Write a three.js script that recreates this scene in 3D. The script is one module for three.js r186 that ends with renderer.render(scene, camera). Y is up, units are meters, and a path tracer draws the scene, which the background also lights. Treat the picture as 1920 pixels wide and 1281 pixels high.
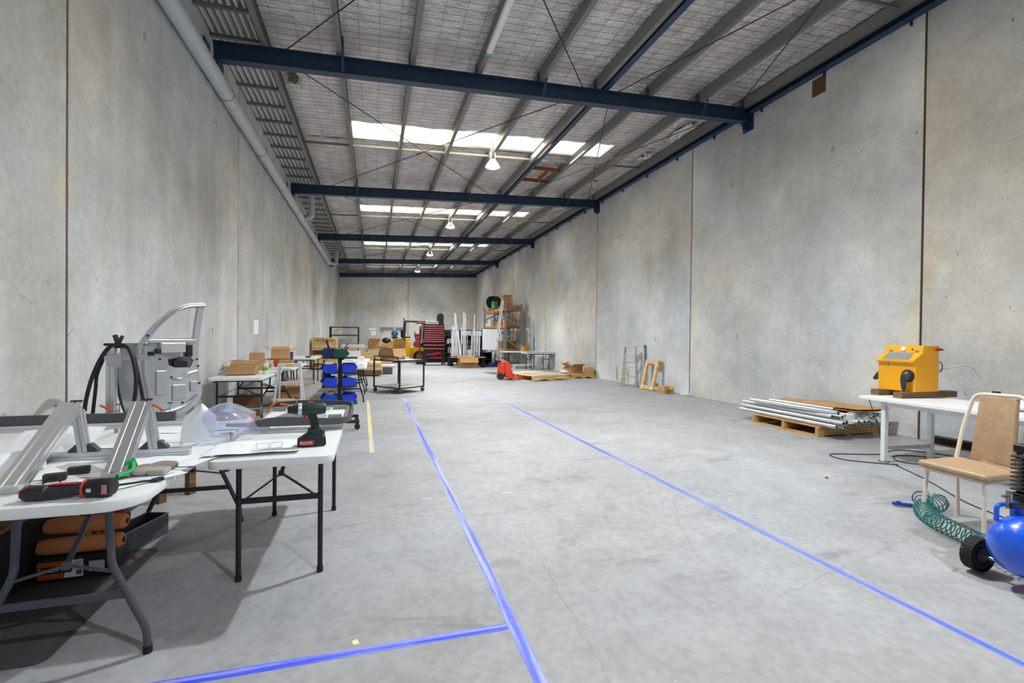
import * as THREE from 'three';
import { mergeGeometries, toCreasedNormals, mergeVertices } from 'three/addons/utils/BufferGeometryUtils.js';
import { RoundedBoxGeometry } from 'three/addons/geometries/RoundedBoxGeometry.js';
import { RectAreaLightUniformsLib } from 'three/addons/lights/RectAreaLightUniformsLib.js';
RectAreaLightUniformsLib.init();

// ---------- camera, sky, lights, exposure ----------
const scene = new THREE.Scene();
const camera = new THREE.PerspectiveCamera(2 * Math.atan(640.5 / 880) * 180 / Math.PI, 1920 / 1281, 0.05, 200);
camera.position.set(0, 1.38, 0);
camera.rotation.set(-0.0092, -0.2872, 0.0116, 'YXZ');
const renderer = new THREE.WebGLRenderer({ antialias: true });
renderer.toneMapping = THREE.LinearToneMapping;
renderer.toneMappingExposure = 0.98;
renderer.shadowMap.enabled = true;
scene.background = new THREE.Color(0.93, 0.97, 1.0);           // bright overcast sky above the roof
scene.backgroundIntensity = 1.9;
const LAMP_CD = 120, LAMP_COLOR = new THREE.Color(0.87, 0.935, 1.0);
const DAY_W = 7.4, DAY_COLOR = new THREE.Color(1.0, 0.885, 0.67);

// room measures (metres); the hall runs along -z
const XL = -2.417, XR = 7.431, ZB = -35.0, ZF = 5.3;
const PANEL = 5.046, J0 = -4.74;
const RAFTER_Z = [-1.19, -8.0, -14.81, -21.62, -28.43], BAY = 6.81;
const SL = 0.0443, roofY = (x) => 6.015 + SL * x, rafY = (x) => 5.545 + SL * x;
const PURLIN_X = [-1.62, -0.55, 0.57, 1.70, 2.83, 3.95, 5.05, 6.20, 7.28];
const SKY_X = [-0.50, 5.92], SKY_Z = [-3.98, -10.79, -17.6, -24.41, -31.22], SKY_W = 0.98;   // each pane runs from z to z - SKY_W
const LAMPS = [[2.78, 5.52, 2.2], [2.78, 5.52, -4.5], [2.75, 5.52, -11.15], [2.76, 5.52, -17.8], [2.72, 5.52, -24.2], [2.68, 5.52, -30.7]];

// ---------- helpers ----------
let seedState = 12345;
const rnd = () => { seedState = (seedState + 0x6d2b79f5) | 0; let t = Math.imul(seedState ^ (seedState >>> 15), 1 | seedState); t = (t + Math.imul(t ^ (t >>> 7), 61 | t)) ^ t; return ((t ^ (t >>> 14)) >>> 0) / 4294967296; };
const rr = (a, b) => a + (b - a) * rnd();
const V = (x, y, z) => new THREE.Vector3(x, y, z);
const PI = Math.PI;
const M = (c, rough = 0.6, metal = 0, more = {}) => new THREE.MeshPhysicalMaterial({ color: c, roughness: rough, metalness: metal, ...more });

function clean(g) {
  g = g.index ? g.toNonIndexed() : g;
  const n = g.attributes.position.count;
  if (!g.attributes.normal) g.computeVertexNormals();
  if (!g.attributes.uv) g.setAttribute('uv', new THREE.BufferAttribute(new Float32Array(n * 2), 2));
  for (const k of Object.keys(g.attributes)) if (!['position', 'normal', 'uv'].includes(k)) g.deleteAttribute(k);
  return g;
}
const X4 = new THREE.Matrix4();
function put(g, x = 0, y = 0, z = 0, rx = 0, ry = 0, rz = 0) {
  X4.makeRotationFromEuler(new THREE.Euler(rx, ry, rz)).setPosition(x, y, z);
  return g.applyMatrix4(X4);
}
// boxes with uv in metres
function uvm(g) {
  g = clean(g);
  const p = g.attributes.position, n = g.attributes.normal, uv = g.attributes.uv;
  for (let i = 0; i < p.count; i++) {
    const ax = Math.abs(n.getX(i)), ay = Math.abs(n.getY(i)), az = Math.abs(n.getZ(i));
    if (ay >= ax && ay >= az) uv.setXY(i, p.getX(i), p.getZ(i));
    else if (ax >= az) uv.setXY(i, p.getZ(i), p.getY(i));
    else uv.setXY(i, p.getX(i), p.getY(i));
  }
  return g;
}
const box = (w, h, d, x = 0, y = 0, z = 0, rx = 0, ry = 0, rz = 0) => put(uvm(new THREE.BoxGeometry(w, h, d)), x, y, z, rx, ry, rz);
const rbox = (w, h, d, r, x = 0, y = 0, z = 0, rx = 0, ry = 0, rz = 0, seg = 2) => put(uvm(new RoundedBoxGeometry(w, h, d, seg, Math.min(r, w / 2.01, h / 2.01, d / 2.01))), x, y, z, rx, ry, rz);
const span = (x0, x1, y0, y1, z0, z1) => box(Math.abs(x1 - x0), Math.abs(y1 - y0), Math.abs(z1 - z0), (x0 + x1) / 2, (y0 + y1) / 2, (z0 + z1) / 2);
const cyl = (r0, r1, h, x = 0, y = 0, z = 0, rx = 0, ry = 0, rz = 0, n = 16) => put(clean(new THREE.CylinderGeometry(r1, r0, h, n)), x, y, z, rx, ry, rz);
const ball = (r, x, y, z, sx = 1, sy = 1, sz = 1, n = 14) => put(clean(new THREE.SphereGeometry(r, n, Math.max(6, n * 0.6 | 0))).scale(sx, sy, sz), x, y, z);
const torus = (R, r, x, y, z, rx = 0, ry = 0, rz = 0, n = 24, m = 8) => put(clean(new THREE.TorusGeometry(R, r, m, n)), x, y, z, rx, ry, rz);
const lathe = (pts, x = 0, y = 0, z = 0, rx = 0, ry = 0, rz = 0, n = 20) => put(clean(toCreasedNormals(new THREE.LatheGeometry(pts.map(([a, b]) => new THREE.Vector2(a, b)), n), 0.6)), x, y, z, rx, ry, rz);
const shapeOf = (pts) => new THREE.Shape(pts.map(([a, b]) => new THREE.Vector2(a, b)));
// extruded outline: drawn in x-y, thickness along z, centred on z = 0
const ext = (pts, d, x = 0, y = 0, z = 0, rx = 0, ry = 0, rz = 0, bev = 0) => {
  const s = Array.isArray(pts) ? shapeOf(pts) : pts;
  const g = new THREE.ExtrudeGeometry(s, { depth: d - 2 * bev, bevelEnabled: bev > 0, bevelThickness: bev, bevelSize: bev, bevelOffset: -bev, bevelSegments: 2, curveSegments: 10 });
  g.translate(0, 0, -d / 2 + bev);
  return put(clean(bev ? toCreasedNormals(g, 0.7) : g), x, y, z, rx, ry, rz);
};
function between(a, b) {   // matrix that carries the y axis onto a -> b, roll kept upright
  const A = Array.isArray(a) ? V(...a) : a, B = Array.isArray(b) ? V(...b) : b, d = B.clone().sub(A), len = d.length(); d.normalize();
  let side = Math.abs(d.y) > 0.95 ? V(1, 0, 0) : V(0, 1, 0).cross(d).normalize();
  side.sub(d.clone().multiplyScalar(side.dot(d))).normalize();
  const third = side.clone().cross(d);
  const m = new THREE.Matrix4().makeBasis(side, d, third).setPosition(A.clone().add(B).multiplyScalar(0.5));
  return { m, len };
}
const rod = (a, b, r, n = 10) => { const { m, len } = between(a, b); return clean(new THREE.CylinderGeometry(r, r, len, n)).applyMatrix4(m); };
const bar = (a, b, w, h) => { const { m, len } = between(a, b); return uvm(new THREE.BoxGeometry(w, len, h)).applyMatrix4(m); };   // w sideways, h the other way
const tube = (pts, r, seg = 40, n = 8, closed = false, tension = 0.5) => clean(new THREE.TubeGeometry(new THREE.CatmullRomCurve3(pts.map((p) => V(...p)), closed, 'catmullrom', tension), seg, r, n, closed));
function pipe(pts, r, n = 10, fillet = 0.04, k = 4) {   // a straight-run tube with rounded bends
  const P = pts.map((p) => V(...p)), path = [P[0]];
  for (let i = 1; i < P.length - 1; i++) {
    const a = P[i - 1].clone().sub(P[i]), b = P[i + 1].clone().sub(P[i]), f = Math.min(fillet, a.length() * 0.45, b.length() * 0.45);
    a.setLength(f).add(P[i]); b.setLength(f).add(P[i]);
    for (let j = 0; j <= k; j++) { const t = j / k; path.push(a.clone().multiplyScalar((1 - t) ** 2).add(P[i].clone().multiplyScalar(2 * t * (1 - t))).add(b.clone().multiplyScalar(t * t))); }
  }
  path.push(P[P.length - 1]);
  const c = new THREE.CurvePath();
  for (let i = 1; i < path.length; i++) if (path[i].distanceTo(path[i - 1]) > 1e-5) c.add(new THREE.LineCurve3(path[i - 1], path[i]));
  // sweep by hand so that corners stay crisp
  const pos = [], idx = [], N = path.length; let prev = null;
  for (let i = 0; i < N; i++) {
    const t = path[Math.min(N - 1, i + 1)].clone().sub(path[Math.max(0, i - 1)]).normalize();
    let s = prev ? prev.clone().sub(t.clone().multiplyScalar(prev.dot(t))) : (Math.abs(t.y) > 0.9 ? V(1, 0, 0) : V(0, 1, 0)).cross(t);
    s.normalize(); prev = s; const q = t.clone().cross(s);
    for (let j = 0; j < n; j++) { const a = j / n * 2 * PI; const p = path[i].clone().add(s.clone().multiplyScalar(r * Math.cos(a))).add(q.clone().multiplyScalar(r * Math.sin(a))); pos.push(p.x, p.y, p.z); }
  }
  for (let i = 0; i < N - 1; i++) for (let j = 0; j < n; j++) { const a = i * n + j, b = i * n + (j + 1) % n; idx.push(a, b, a + n, b, b + n, a + n); }
  for (const e of [0, N - 1]) { const c0 = pos.length / 3; pos.push(path[e].x, path[e].y, path[e].z); for (let j = 0; j < n; j++) { const a = e * n + j, b = e * n + (j + 1) % n; e ? idx.push(c0, a, b) : idx.push(c0, b, a); } }
  const g = new THREE.BufferGeometry(); g.setAttribute('position', new THREE.Float32BufferAttribute(pos, 3)); g.setIndex(idx);
  return clean(toCreasedNormals(g, 0.9));
}
// height-field sheet: f(u, v) -> [x, y, z], u and v in 0..1
function sheet(nu, nv, f, thick = 0) {
  const pos = [], uv = [], idx = [];
  for (let i = 0; i <= nu; i++) for (let j = 0; j <= nv; j++) { const p = f(i / nu, j / nv); pos.push(p[0], p[1], p[2]); uv.push(i / nu, j / nv); }
  for (let i = 0; i < nu; i++) for (let j = 0; j < nv; j++) { const a = i * (nv + 1) + j, b = a + nv + 1; idx.push(a, a + 1, b, a + 1, b + 1, b); }
  const g = new THREE.BufferGeometry(); g.setAttribute('position', new THREE.Float32BufferAttribute(pos, 3)); g.setAttribute('uv', new THREE.Float32BufferAttribute(uv, 2)); g.setIndex(idx); g.computeVertexNormals();
  if (!thick) return clean(g);
  const n = g.attributes.normal, c = pos.length / 3, pos2 = pos.slice(), uv2 = uv.concat(uv), idx2 = idx.slice();
  for (let i = 0; i < c; i++) pos2.push(pos[i * 3] - n.getX(i) * thick, pos[i * 3 + 1] - n.getY(i) * thick, pos[i * 3 + 2] - n.getZ(i) * thick);
  for (let i = 0; i < idx.length; i += 3) idx2.push(idx[i] + c, idx[i + 2] + c, idx[i + 1] + c);
  const edge = (a, b) => idx2.push(a, a + c, b, b, a + c, b + c);
  for (let i = 0; i < nu; i++) { edge((i + 1) * (nv + 1), i * (nv + 1)); edge(i * (nv + 1) + nv, (i + 1) * (nv + 1) + nv); }
  for (let j = 0; j < nv; j++) { edge(j, j + 1); edge(nu * (nv + 1) + j + 1, nu * (nv + 1) + j); }
  const h = new THREE.BufferGeometry(); h.setAttribute('position', new THREE.Float32BufferAttribute(pos2, 3)); h.setAttribute('uv', new THREE.Float32BufferAttribute(uv2, 2)); h.setIndex(idx2);
  return clean(toCreasedNormals(h, 0.8));
}
const usedNames = new Map();
function numbered(n) { const k = usedNames.get(n) || 0; usedNames.set(n, k + 1); return k ? n + '_' + String(k).padStart(3, '0') : n; }
function part(name, geos, m, parent, label) {
  const g = Array.isArray(geos) ? (geos.length > 1 ? mergeGeometries(geos.map(clean)) : clean(geos[0])) : clean(geos);
  const o = new THREE.Mesh(g, m); o.name = name; if (label) o.userData.label = label; if (parent) parent.add(o); return o;
}
function thing(name, label, category, pos = [0, 0, 0], turn = 0, group) {
  const o = new THREE.Group(); o.name = numbered(name); o.position.set(...pos); o.rotation.y = turn;
  o.userData = { label, category }; if (group) o.userData.group = group; scene.add(o); return o;
}
function one(name, label, category, geos, m, pos = [0, 0, 0], turn = 0, group) {   // a thing that is one mesh
  const o = part(numbered(name), geos, m, scene); o.position.set(...pos); o.rotation.y = turn;
  o.userData = { label, category }; if (group) o.userData.group = group; return o;
}
function copyOf(o, pos, turn, label, group) {
  const c = o.clone(); c.name = numbered(o.name.replace(/_\d{3}$/, '')); c.position.set(...pos); c.rotation.y = turn;
  c.userData = { ...o.userData, label }; if (group) c.userData.group = group; scene.add(c); return c;
}
function structure(name, label) { const o = new THREE.Group(); o.name = name; o.userData = { kind: 'structure', label }; scene.add(o); return o; }

const NTH = ['first', 'second', 'third', 'fourth', 'fifth', 'sixth', 'seventh', 'eighth', 'ninth', 'tenth', 'eleventh', 'twelfth', 'thirteenth', 'fourteenth', 'fifteenth', 'sixteenth', 'seventeenth', 'eighteenth', 'nineteenth', 'twentieth', 'twenty-first', 'twenty-second', 'twenty-third', 'twenty-fourth', 'twenty-fifth', 'twenty-sixth', 'twenty-seventh', 'twenty-eighth', 'twenty-ninth', 'thirtieth', 'thirty-first', 'thirty-second', 'thirty-third', 'thirty-fourth', 'thirty-fifth', 'thirty-sixth'];
// ---------- noise and textures ----------
function lattice(n, seed) { const a = new Float32Array(n * n); let s = seed * 7919 + 17; for (let i = 0; i < a.length; i++) { s = (Math.imul(s, 1664525) + 1013904223) | 0; a[i] = ((s >>> 8) & 0xffff) / 65535; } return a; }
function noiseLayer(W, H, fx, fy, seed) {   // smooth noise with fx by fy cells over the whole map, tiling
  const L = 256, a = lattice(L, seed), out = new Float32Array(W * H);
  const xs = new Float32Array(W), xi = new Int32Array(W), xj = new Int32Array(W);
  for (let x = 0; x < W; x++) { const u = x / W * fx, i = Math.floor(u), t = u - i; xi[x] = (i % fx) % L; xj[x] = ((i + 1) % fx) % L; xs[x] = t * t * (3 - 2 * t); }
  for (let y = 0; y < H; y++) {
    const v = y / H * fy, j = Math.floor(v), t = v - j, s = t * t * (3 - 2 * t), r0 = ((j % fy) % L) * L, r1 = (((j + 1) % fy) % L) * L;
    for (let x = 0, o = y * W; x < W; x++, o++) {
      const p = a[r0 + xi[x]], q = a[r0 + xj[x]], e = a[r1 + xi[x]], f = a[r1 + xj[x]], c = p + (q - p) * xs[x], d = e + (f - e) * xs[x];
      out[o] = c + (d - c) * s;
    }
  }
  return out;
}
function fbm(W, H, fx, fy, oct, seed, gain = 0.5) {
  const out = new Float32Array(W * H); let amp = 1, tot = 0;
  for (let k = 0; k < oct; k++) { const n = noiseLayer(W, H, Math.max(1, Math.round(fx)), Math.max(1, Math.round(fy)), seed + k * 31); for (let i = 0; i < out.length; i++) out[i] += amp * n[i]; tot += amp; amp *= gain; fx *= 2; fy *= 2; }
  for (let i = 0; i < out.length; i++) out[i] = out[i] / tot - 0.5;
  return out;
}
function dataTex(W, H, rgb, srgb = true) {
  const d = new Uint8Array(W * H * 4);
  for (let i = 0; i < W * H; i++) { d[i * 4] = rgb[i * 3]; d[i * 4 + 1] = rgb[i * 3 + 1]; d[i * 4 + 2] = rgb[i * 3 + 2]; d[i * 4 + 3] = 255; }
  const t = new THREE.DataTexture(d, W, H); t.wrapS = t.wrapT = THREE.RepeatWrapping; t.magFilter = THREE.LinearFilter; if (srgb) t.colorSpace = THREE.SRGBColorSpace; t.needsUpdate = true; return t;
}
function canvasTex(W, H, draw, srgb = true) {
  const c = document.createElement('canvas'); c.width = W; c.height = H; const g = c.getContext('2d'); draw(g, W, H);
  const t = new THREE.CanvasTexture(c); if (srgb) t.colorSpace = THREE.SRGBColorSpace; t.magFilter = THREE.LinearFilter; t.wrapS = t.wrapT = THREE.RepeatWrapping; return t;
}
const grain = (c0, c1, fx, fy, seed, W = 256, H = 256, oct = 4) => {   // two colours mixed by noise
  const n = fbm(W, H, fx, fy, oct, seed), rgb = new Uint8ClampedArray(W * H * 3);
  for (let i = 0; i < W * H; i++) { const t = Math.min(1, Math.max(0, n[i] * 1.8 + 0.5)); for (let k = 0; k < 3; k++) rgb[i * 3 + k] = c0[k] + (c1[k] - c0[k]) * t; }
  return dataTex(W, H, rgb);
};
// ---------- concrete ----------
function concreteTex(W, H, mw, mh, seed, o) {   // mw x mh metres
  const big = fbm(W, H, mw * 0.6, mh * 0.6, 4, seed), tint = fbm(W, H, mw * 0.5, mh * 0.5, 3, seed + 7), mid = fbm(W, H, mw * 4, mh * 4, 4, seed + 11, 0.6), fine = fbm(W, H, mw * 30, mh * 30, 2, seed + 13), streak = fbm(W, H, mw * 5, Math.max(1, mh * 0.35), 4, seed + 17), st2 = fbm(W, H, mw * 1.6, mh * 1.2, 4, seed + 23);
  return canvasTex(W, H, (g) => {
    const im = g.createImageData(W, H), d = im.data, b = o.base;
    for (let y = 0; y < H; y++) for (let x = 0; x < W; x++) {
      const i = y * W + x, u = x / W, v = 1 - y / H;
      let l = o.cloud * big[i] + o.mid * mid[i] + o.fine * fine[i] + (o.streak || 0) * streak[i];
      let r = b[0] + l - o.tint * tint[i], gg = b[1] + l - o.tint * 0.15 * tint[i], bb = b[2] + l + o.tint * tint[i];
      if (o.stain) {   // tan lime and rust stains that hang on the joints and run down from the top edge
        const e = Math.min(u, 1 - u) * mw, s = Math.max(0, Math.min(1, (st2[i] * 1.5 + 0.55 * Math.exp(-e * 5.5) + o.stain) * 2.0));
        r -= s * 3; gg -= s * 9; bb -= s * 24;
      }
      d[i * 4] = r; d[i * 4 + 1] = gg; d[i * 4 + 2] = bb; d[i * 4 + 3] = 255;
    }
    g.putImageData(im, 0, 0);
    if (o.draw) o.draw(g, W, H);
  });
}
function smudge(g, x, y, a, b, turn, k, c = '92,92,92') {   // a soft rubber or oil mark: many faint dabs
  for (let i = 0; i < 26; i++) { const q = rnd() * 2 * PI, d = Math.sqrt(rnd()); const px = a * d * Math.cos(q), py = b * d * Math.sin(q); g.fillStyle = `rgba(${c},${k * 0.22})`; g.beginPath(); g.ellipse(x + px * Math.cos(turn) - py * Math.sin(turn), y + px * Math.sin(turn) + py * Math.cos(turn), a * rr(0.15, 0.5), b * rr(0.2, 0.6), turn, 0, 7); g.fill(); }
}
const wallMats = [];
for (let k = 0; k < 6; k++) {
  const t = concreteTex(1024, 1024, 5, 6.6, 100 + k * 57, { base: [203, 204, 203], cloud: 64, mid: 24, fine: 16, streak: k < 3 ? 24 : 10, tint: 20, stain: -0.46 + 0.05 * (k % 3), draw(g, W, H) {
    for (let i = 0; i < 26; i++) { g.fillStyle = `rgba(70,68,62,${rr(0.25, 0.6)})`; g.beginPath(); g.ellipse(rnd() * W, rnd() * H, rr(0.8, 2.4), rr(1, 4), 0, 0, 7); g.fill(); }
    for (const [x, y] of [[0.28, 0.3], [0.72, 0.33], [0.3, 0.78]]) { g.fillStyle = 'rgba(150,138,104,0.55)'; g.beginPath(); g.ellipse(x * W + rr(-30, 30), y * H + rr(-20, 20), 7, 9, 0, 0, 7); g.fill(); }
    if (k === 3) for (const [u, wd, top, al] of [[0.705, 8, 0.62, 0.7], [0.61, 30, 0.72, 1.0], [0.57, 12, 0.5, 0.7]]) for (let i = 0; i < 46; i++) { const L = H * top / 6.75 * rr(0.5, 1); g.fillStyle = `rgba(${rnd() < 0.5 ? '150,98,44' : '176,128,70'},${al * 0.16})`; g.fillRect(u * W + rr(-wd, wd) - 3, H - L, rr(2, 8), L * rr(0.3, 1)); }
    for (let i = 0; i < 16; i++) { g.strokeStyle = `rgba(225,225,222,${rr(0.12, 0.4)})`; g.lineWidth = rr(0.6, 2); g.beginPath(); const x = rnd() * W, y = H * rr(0.5, 0.99); g.moveTo(x, y); g.lineTo(x + rr(-60, 60), y + rr(-8, 8)); g.stroke(); }
    for (let i = 0; i < 10; i++) { g.strokeStyle = `rgba(84,84,90,${rr(0.15, 0.4)})`; g.lineWidth = rr(0.6, 1.6); g.beginPath(); const x = rnd() * W, y = H * rr(0.7, 1); g.moveTo(x, y); g.lineTo(x + rr(-30, 30), y + rr(-20, 20)); g.stroke(); }
  } });
  wallMats.push(new THREE.MeshStandardMaterial({ map: t, roughness: 0.82, bumpMap: t, bumpScale: 0.002 }));
}
const jointMat = M(0x453b30, 0.95);
const boxUV = (g, f) => { const p = g.attributes.position, uv = g.attributes.uv; for (let i = 0; i < p.count; i++) { const [a, b] = f(p.getX(i), p.getY(i), p.getZ(i)); uv.setXY(i, a, b); } return g; };
const WALL_H = 6.75;
{
  const wl = structure('wall_left', 'left wall of tall grey concrete tilt panels'), wr = structure('wall_right', 'right wall of tall grey concrete tilt panels'), wb = structure('wall_back', 'far end wall of grey concrete panels'), wf = structure('wall_front', 'end wall behind the viewer');
  const zs = []; for (let k = -2; k <= 6; k++) zs.push(J0 - PANEL * k);
  zs[0] = ZF; zs[zs.length - 1] = ZB;
  for (let k = 0; k < zs.length - 1; k++) {
    const z0 = zs[k], z1 = zs[k + 1], L = z0 - z1;
    for (const s of [-1, 1]) {
      const X = s < 0 ? XL : XR, h = s < 0 ? 6.06 : WALL_H;
      const g = boxUV(rbox(0.15, h, L - 0.03, 0.006, X + s * 0.075, h / 2, (z0 + z1) / 2, 0, 0, 0, 1), (x, y, z) => [(z0 - z) / PANEL * (k % 2 ? 1 : -1), y / WALL_H]);
      part('concrete_panel', g, wallMats[(s < 0 ? k : k + 3) % 3 + (s < 0 ? 0 : 3)], s < 0 ? wl : wr);
    }
  }
  part('joint_sealant', span(XL - 0.14, XL - 0.012, 0, 6.05, ZF, ZB), jointMat, wl);
  part('joint_sealant', span(XR + 0.012, XR + 0.14, 0, 6.7, ZF, ZB), jointMat, wr);
  for (const [a, b, k] of [[XL - 0.15, 2.388, 1], [2.412, XR + 0.15, 4]]) {
    part('concrete_panel', boxUV(rbox(b - a, WALL_H, 0.15, 0.006, (a + b) / 2, WALL_H / 2, ZB - 0.075, 0, 0, 0, 1), (x, y) => [(x - a) / PANEL, y / WALL_H]), wallMats[k], wb);
    part('concrete_panel', boxUV(rbox(b - a, WALL_H, 0.15, 0.006, (a + b) / 2, WALL_H / 2, ZF + 0.075, 0, 0, 0, 1), (x, y) => [(x - a) / PANEL, y / WALL_H]), wallMats[k], wf);
  }
  part('joint_sealant', span(2.3, 2.5, 0, WALL_H, ZB - 0.012, ZB - 0.14), jointMat, wb);
  part('joint_sealant', span(2.3, 2.5, 0, WALL_H, ZF + 0.012, ZF + 0.14), jointMat, wf);
}
// ---------- floor ----------
{
  const fl = structure('floor', 'smooth grey concrete slab floor with scuffs and hairline cracks');
  const zj = [ZF + 0.2, -1.12, -7.857, -14.63, -21.4, -28.2, ZB - 0.2], W = XR - XL;
  const px = (x) => (x - XL) / W;
  const mats = [];
  for (let k = 0; k < 4; k++) {
    const big = k === 1, TW = big ? 2048 : 1024, TH = big ? 1408 : 704, z0 = zj[k], z1 = zj[k + 1];
    const t = concreteTex(TW, TH, 9.85, 6.75, 900 + k * 71, { base: [158, 158, 159], cloud: 26, mid: 24, fine: 20, tint: 7, draw(g, w, h) {
      const s = w / 9.85;
      g.lineCap = 'round';
      for (let i = 0; i < 130; i++) { smudge(g, rnd() * w, rnd() * h, s * rr(0.05, 0.3), s * rr(0.02, 0.1), rr(-0.5, 0.5), rr(0.06, 0.24)); }
      for (let i = 0; i < 420; i++) { g.fillStyle = `rgba(238,238,236,${rr(0.3, 0.9)})`; const r = s * rr(0.001, 0.006); g.fillRect(rnd() * w, rnd() * h, r, r * rr(0.6, 1.6)); }
      for (let i = 0; i < 120; i++) { g.fillStyle = `rgba(60,60,62,${rr(0.3, 0.7)})`; const r = s * rr(0.001, 0.005); g.fillRect(rnd() * w, rnd() * h, r, r); }
      for (let i = 0; i < 46; i++) { g.strokeStyle = `rgba(${rnd() < 0.6 ? '100,100,104' : '215,215,215'},${rr(0.08, 0.25)})`; g.lineWidth = s * rr(0.002, 0.02); g.beginPath(); const x = rnd() * w, y = rnd() * h, a = rr(-0.5, 0.5) + (rnd() < 0.5 ? PI / 2 : 0), l = s * rr(0.2, 1.2); g.moveTo(x, y); g.quadraticCurveTo(x + l * Math.cos(a) / 2 + rr(-20, 20), y + l * Math.sin(a) / 2 + rr(-20, 20), x + l * Math.cos(a), y + l * Math.sin(a)); g.stroke(); }
      const crack = (x, z, x1, z1b) => { g.strokeStyle = 'rgba(105,105,102,0.75)'; g.lineWidth = s * 0.003; g.beginPath(); for (let i = 0; i <= 40; i++) { const u = i / 40, X = (x + (x1 - x) * u - XL) * s + rr(-3, 3), Y = (z + (z1b - z) * u - z0) / (z1 - z0) * h + rr(-3, 3); i ? g.lineTo(X, Y) : g.moveTo(X, Y); } g.stroke(); };
      if (big) { crack(0.62, -3.5, 3.1, -3.75); crack(-0.2, -3.9, 0.62, -3.5); crack(0.9, -1.4, 1.05, -3.2); crack(2.1, -2.0, 4.2, -2.5); crack(1.2, -6.2, 1.1, -4.2); crack(3.0, -6.9, 6.5, -6.6); }
      else for (let i = 0; i < 3; i++) crack(rr(-1, 6), z0 - rr(0.5, 6), rr(-1, 6), z0 - rr(0.5, 6));
      if (big) {   // paint flecks and a yellow stain near the air hose, pale scrapes
        for (const [x, z, c] of [[3.55, -2.0, 'rgba(196,192,120,0.6)'], [3.9, -1.95, 'rgba(80,86,140,0.45)'], [4.05, -1.8, 'rgba(70,80,150,0.5)'], [4.2, -1.7, 'rgba(70,80,150,0.5)'], [3.4, -1.95, 'rgba(110,110,120,0.5)']]) { g.fillStyle = c; g.beginPath(); g.ellipse((x - XL) * s, (z - z0) / (z1 - z0) * h, s * rr(0.03, 0.06), s * 0.012, 0.3, 0, 7); g.fill(); }
        for (const [x, z] of [[1.1, -3.98], [0.4, -4.0], [2.6, -4.6], [1.7, -5.5]]) { g.fillStyle = 'rgba(222,222,218,0.7)'; g.fillRect((x - XL) * s, (z - z0) / (z1 - z0) * h, s * 0.09, s * 0.014); }
      }
      if (k >= 2) for (let i = 0; i < 60; i++) { g.strokeStyle = `rgba(110,110,112,${rr(0.05, 0.16)})`; g.lineWidth = s * rr(0.03, 0.16); g.beginPath(); const x = rr(0.25, 1) * w, y = rnd() * h; g.moveTo(x, y); g.quadraticCurveTo(x + rr(-80, 80), y + rr(-30, 30), x + rr(-160, 160), y + rr(-20, 20)); g.stroke(); }
    } });
    mats.push(new THREE.MeshStandardMaterial({ map: t, roughness: 0.55, bumpMap: t, bumpScale: 0.0008 }));
  }
  for (let k = 0; k < 6; k++) {
    const z0 = zj[k], z1 = zj[k + 1];
    part('slab', boxUV(rbox(W + 0.4, 0.12, z0 - z1 - 0.006, 0.003, (XL + XR) / 2, -0.06, (z0 + z1) / 2, 0, 0, 0, 1), (x, y, z) => [(x - XL) / W, 1 - (z0 - z) / 6.75]), mats[Math.min(k, k > 3 ? k - 2 : 3)], fl);
  }
  part('joint_sealant', span(XL, XR, -0.1, -0.008, ZF, ZB), M(0x48474a, 0.95), fl);
}
// ---------- roof ----------
const foilBump = (() => { const n = fbm(512, 512, 10, 20, 5, 4242, 0.62), m = fbm(512, 512, 40, 90, 3, 777, 0.6), rgb = new Uint8ClampedArray(512 * 512 * 3); for (let i = 0; i < n.length; i++) { const v = 255 - Math.abs(n[i]) * 620 + m[i] * 90; rgb[i * 3] = rgb[i * 3 + 1] = rgb[i * 3 + 2] = v; } return dataTex(512, 512, rgb, false); })();
const foilTone = grain([214, 209, 208], [250, 246, 245], 6, 12, 31, 512, 512, 5);
const mFoil = new THREE.MeshStandardMaterial({ map: foilTone, roughness: 0.36, metalness: 0.35, bumpMap: foilBump, bumpScale: 0.035 });
const mGalv = M(0x83837f, 0.5, 0.35), mNavy = M(new THREE.Color(0.016, 0.045, 0.098), 0.45, 0.0), mWire = M(0x5d5a58, 0.6, 0.5), mSheet = M(0xb9bbb9, 0.5, 0.3), mRod = M(0x3a3836, 0.6, 0.4);
const ceiling = structure('ceiling', 'sloping steel roof with foil insulation held on wire mesh');
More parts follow.
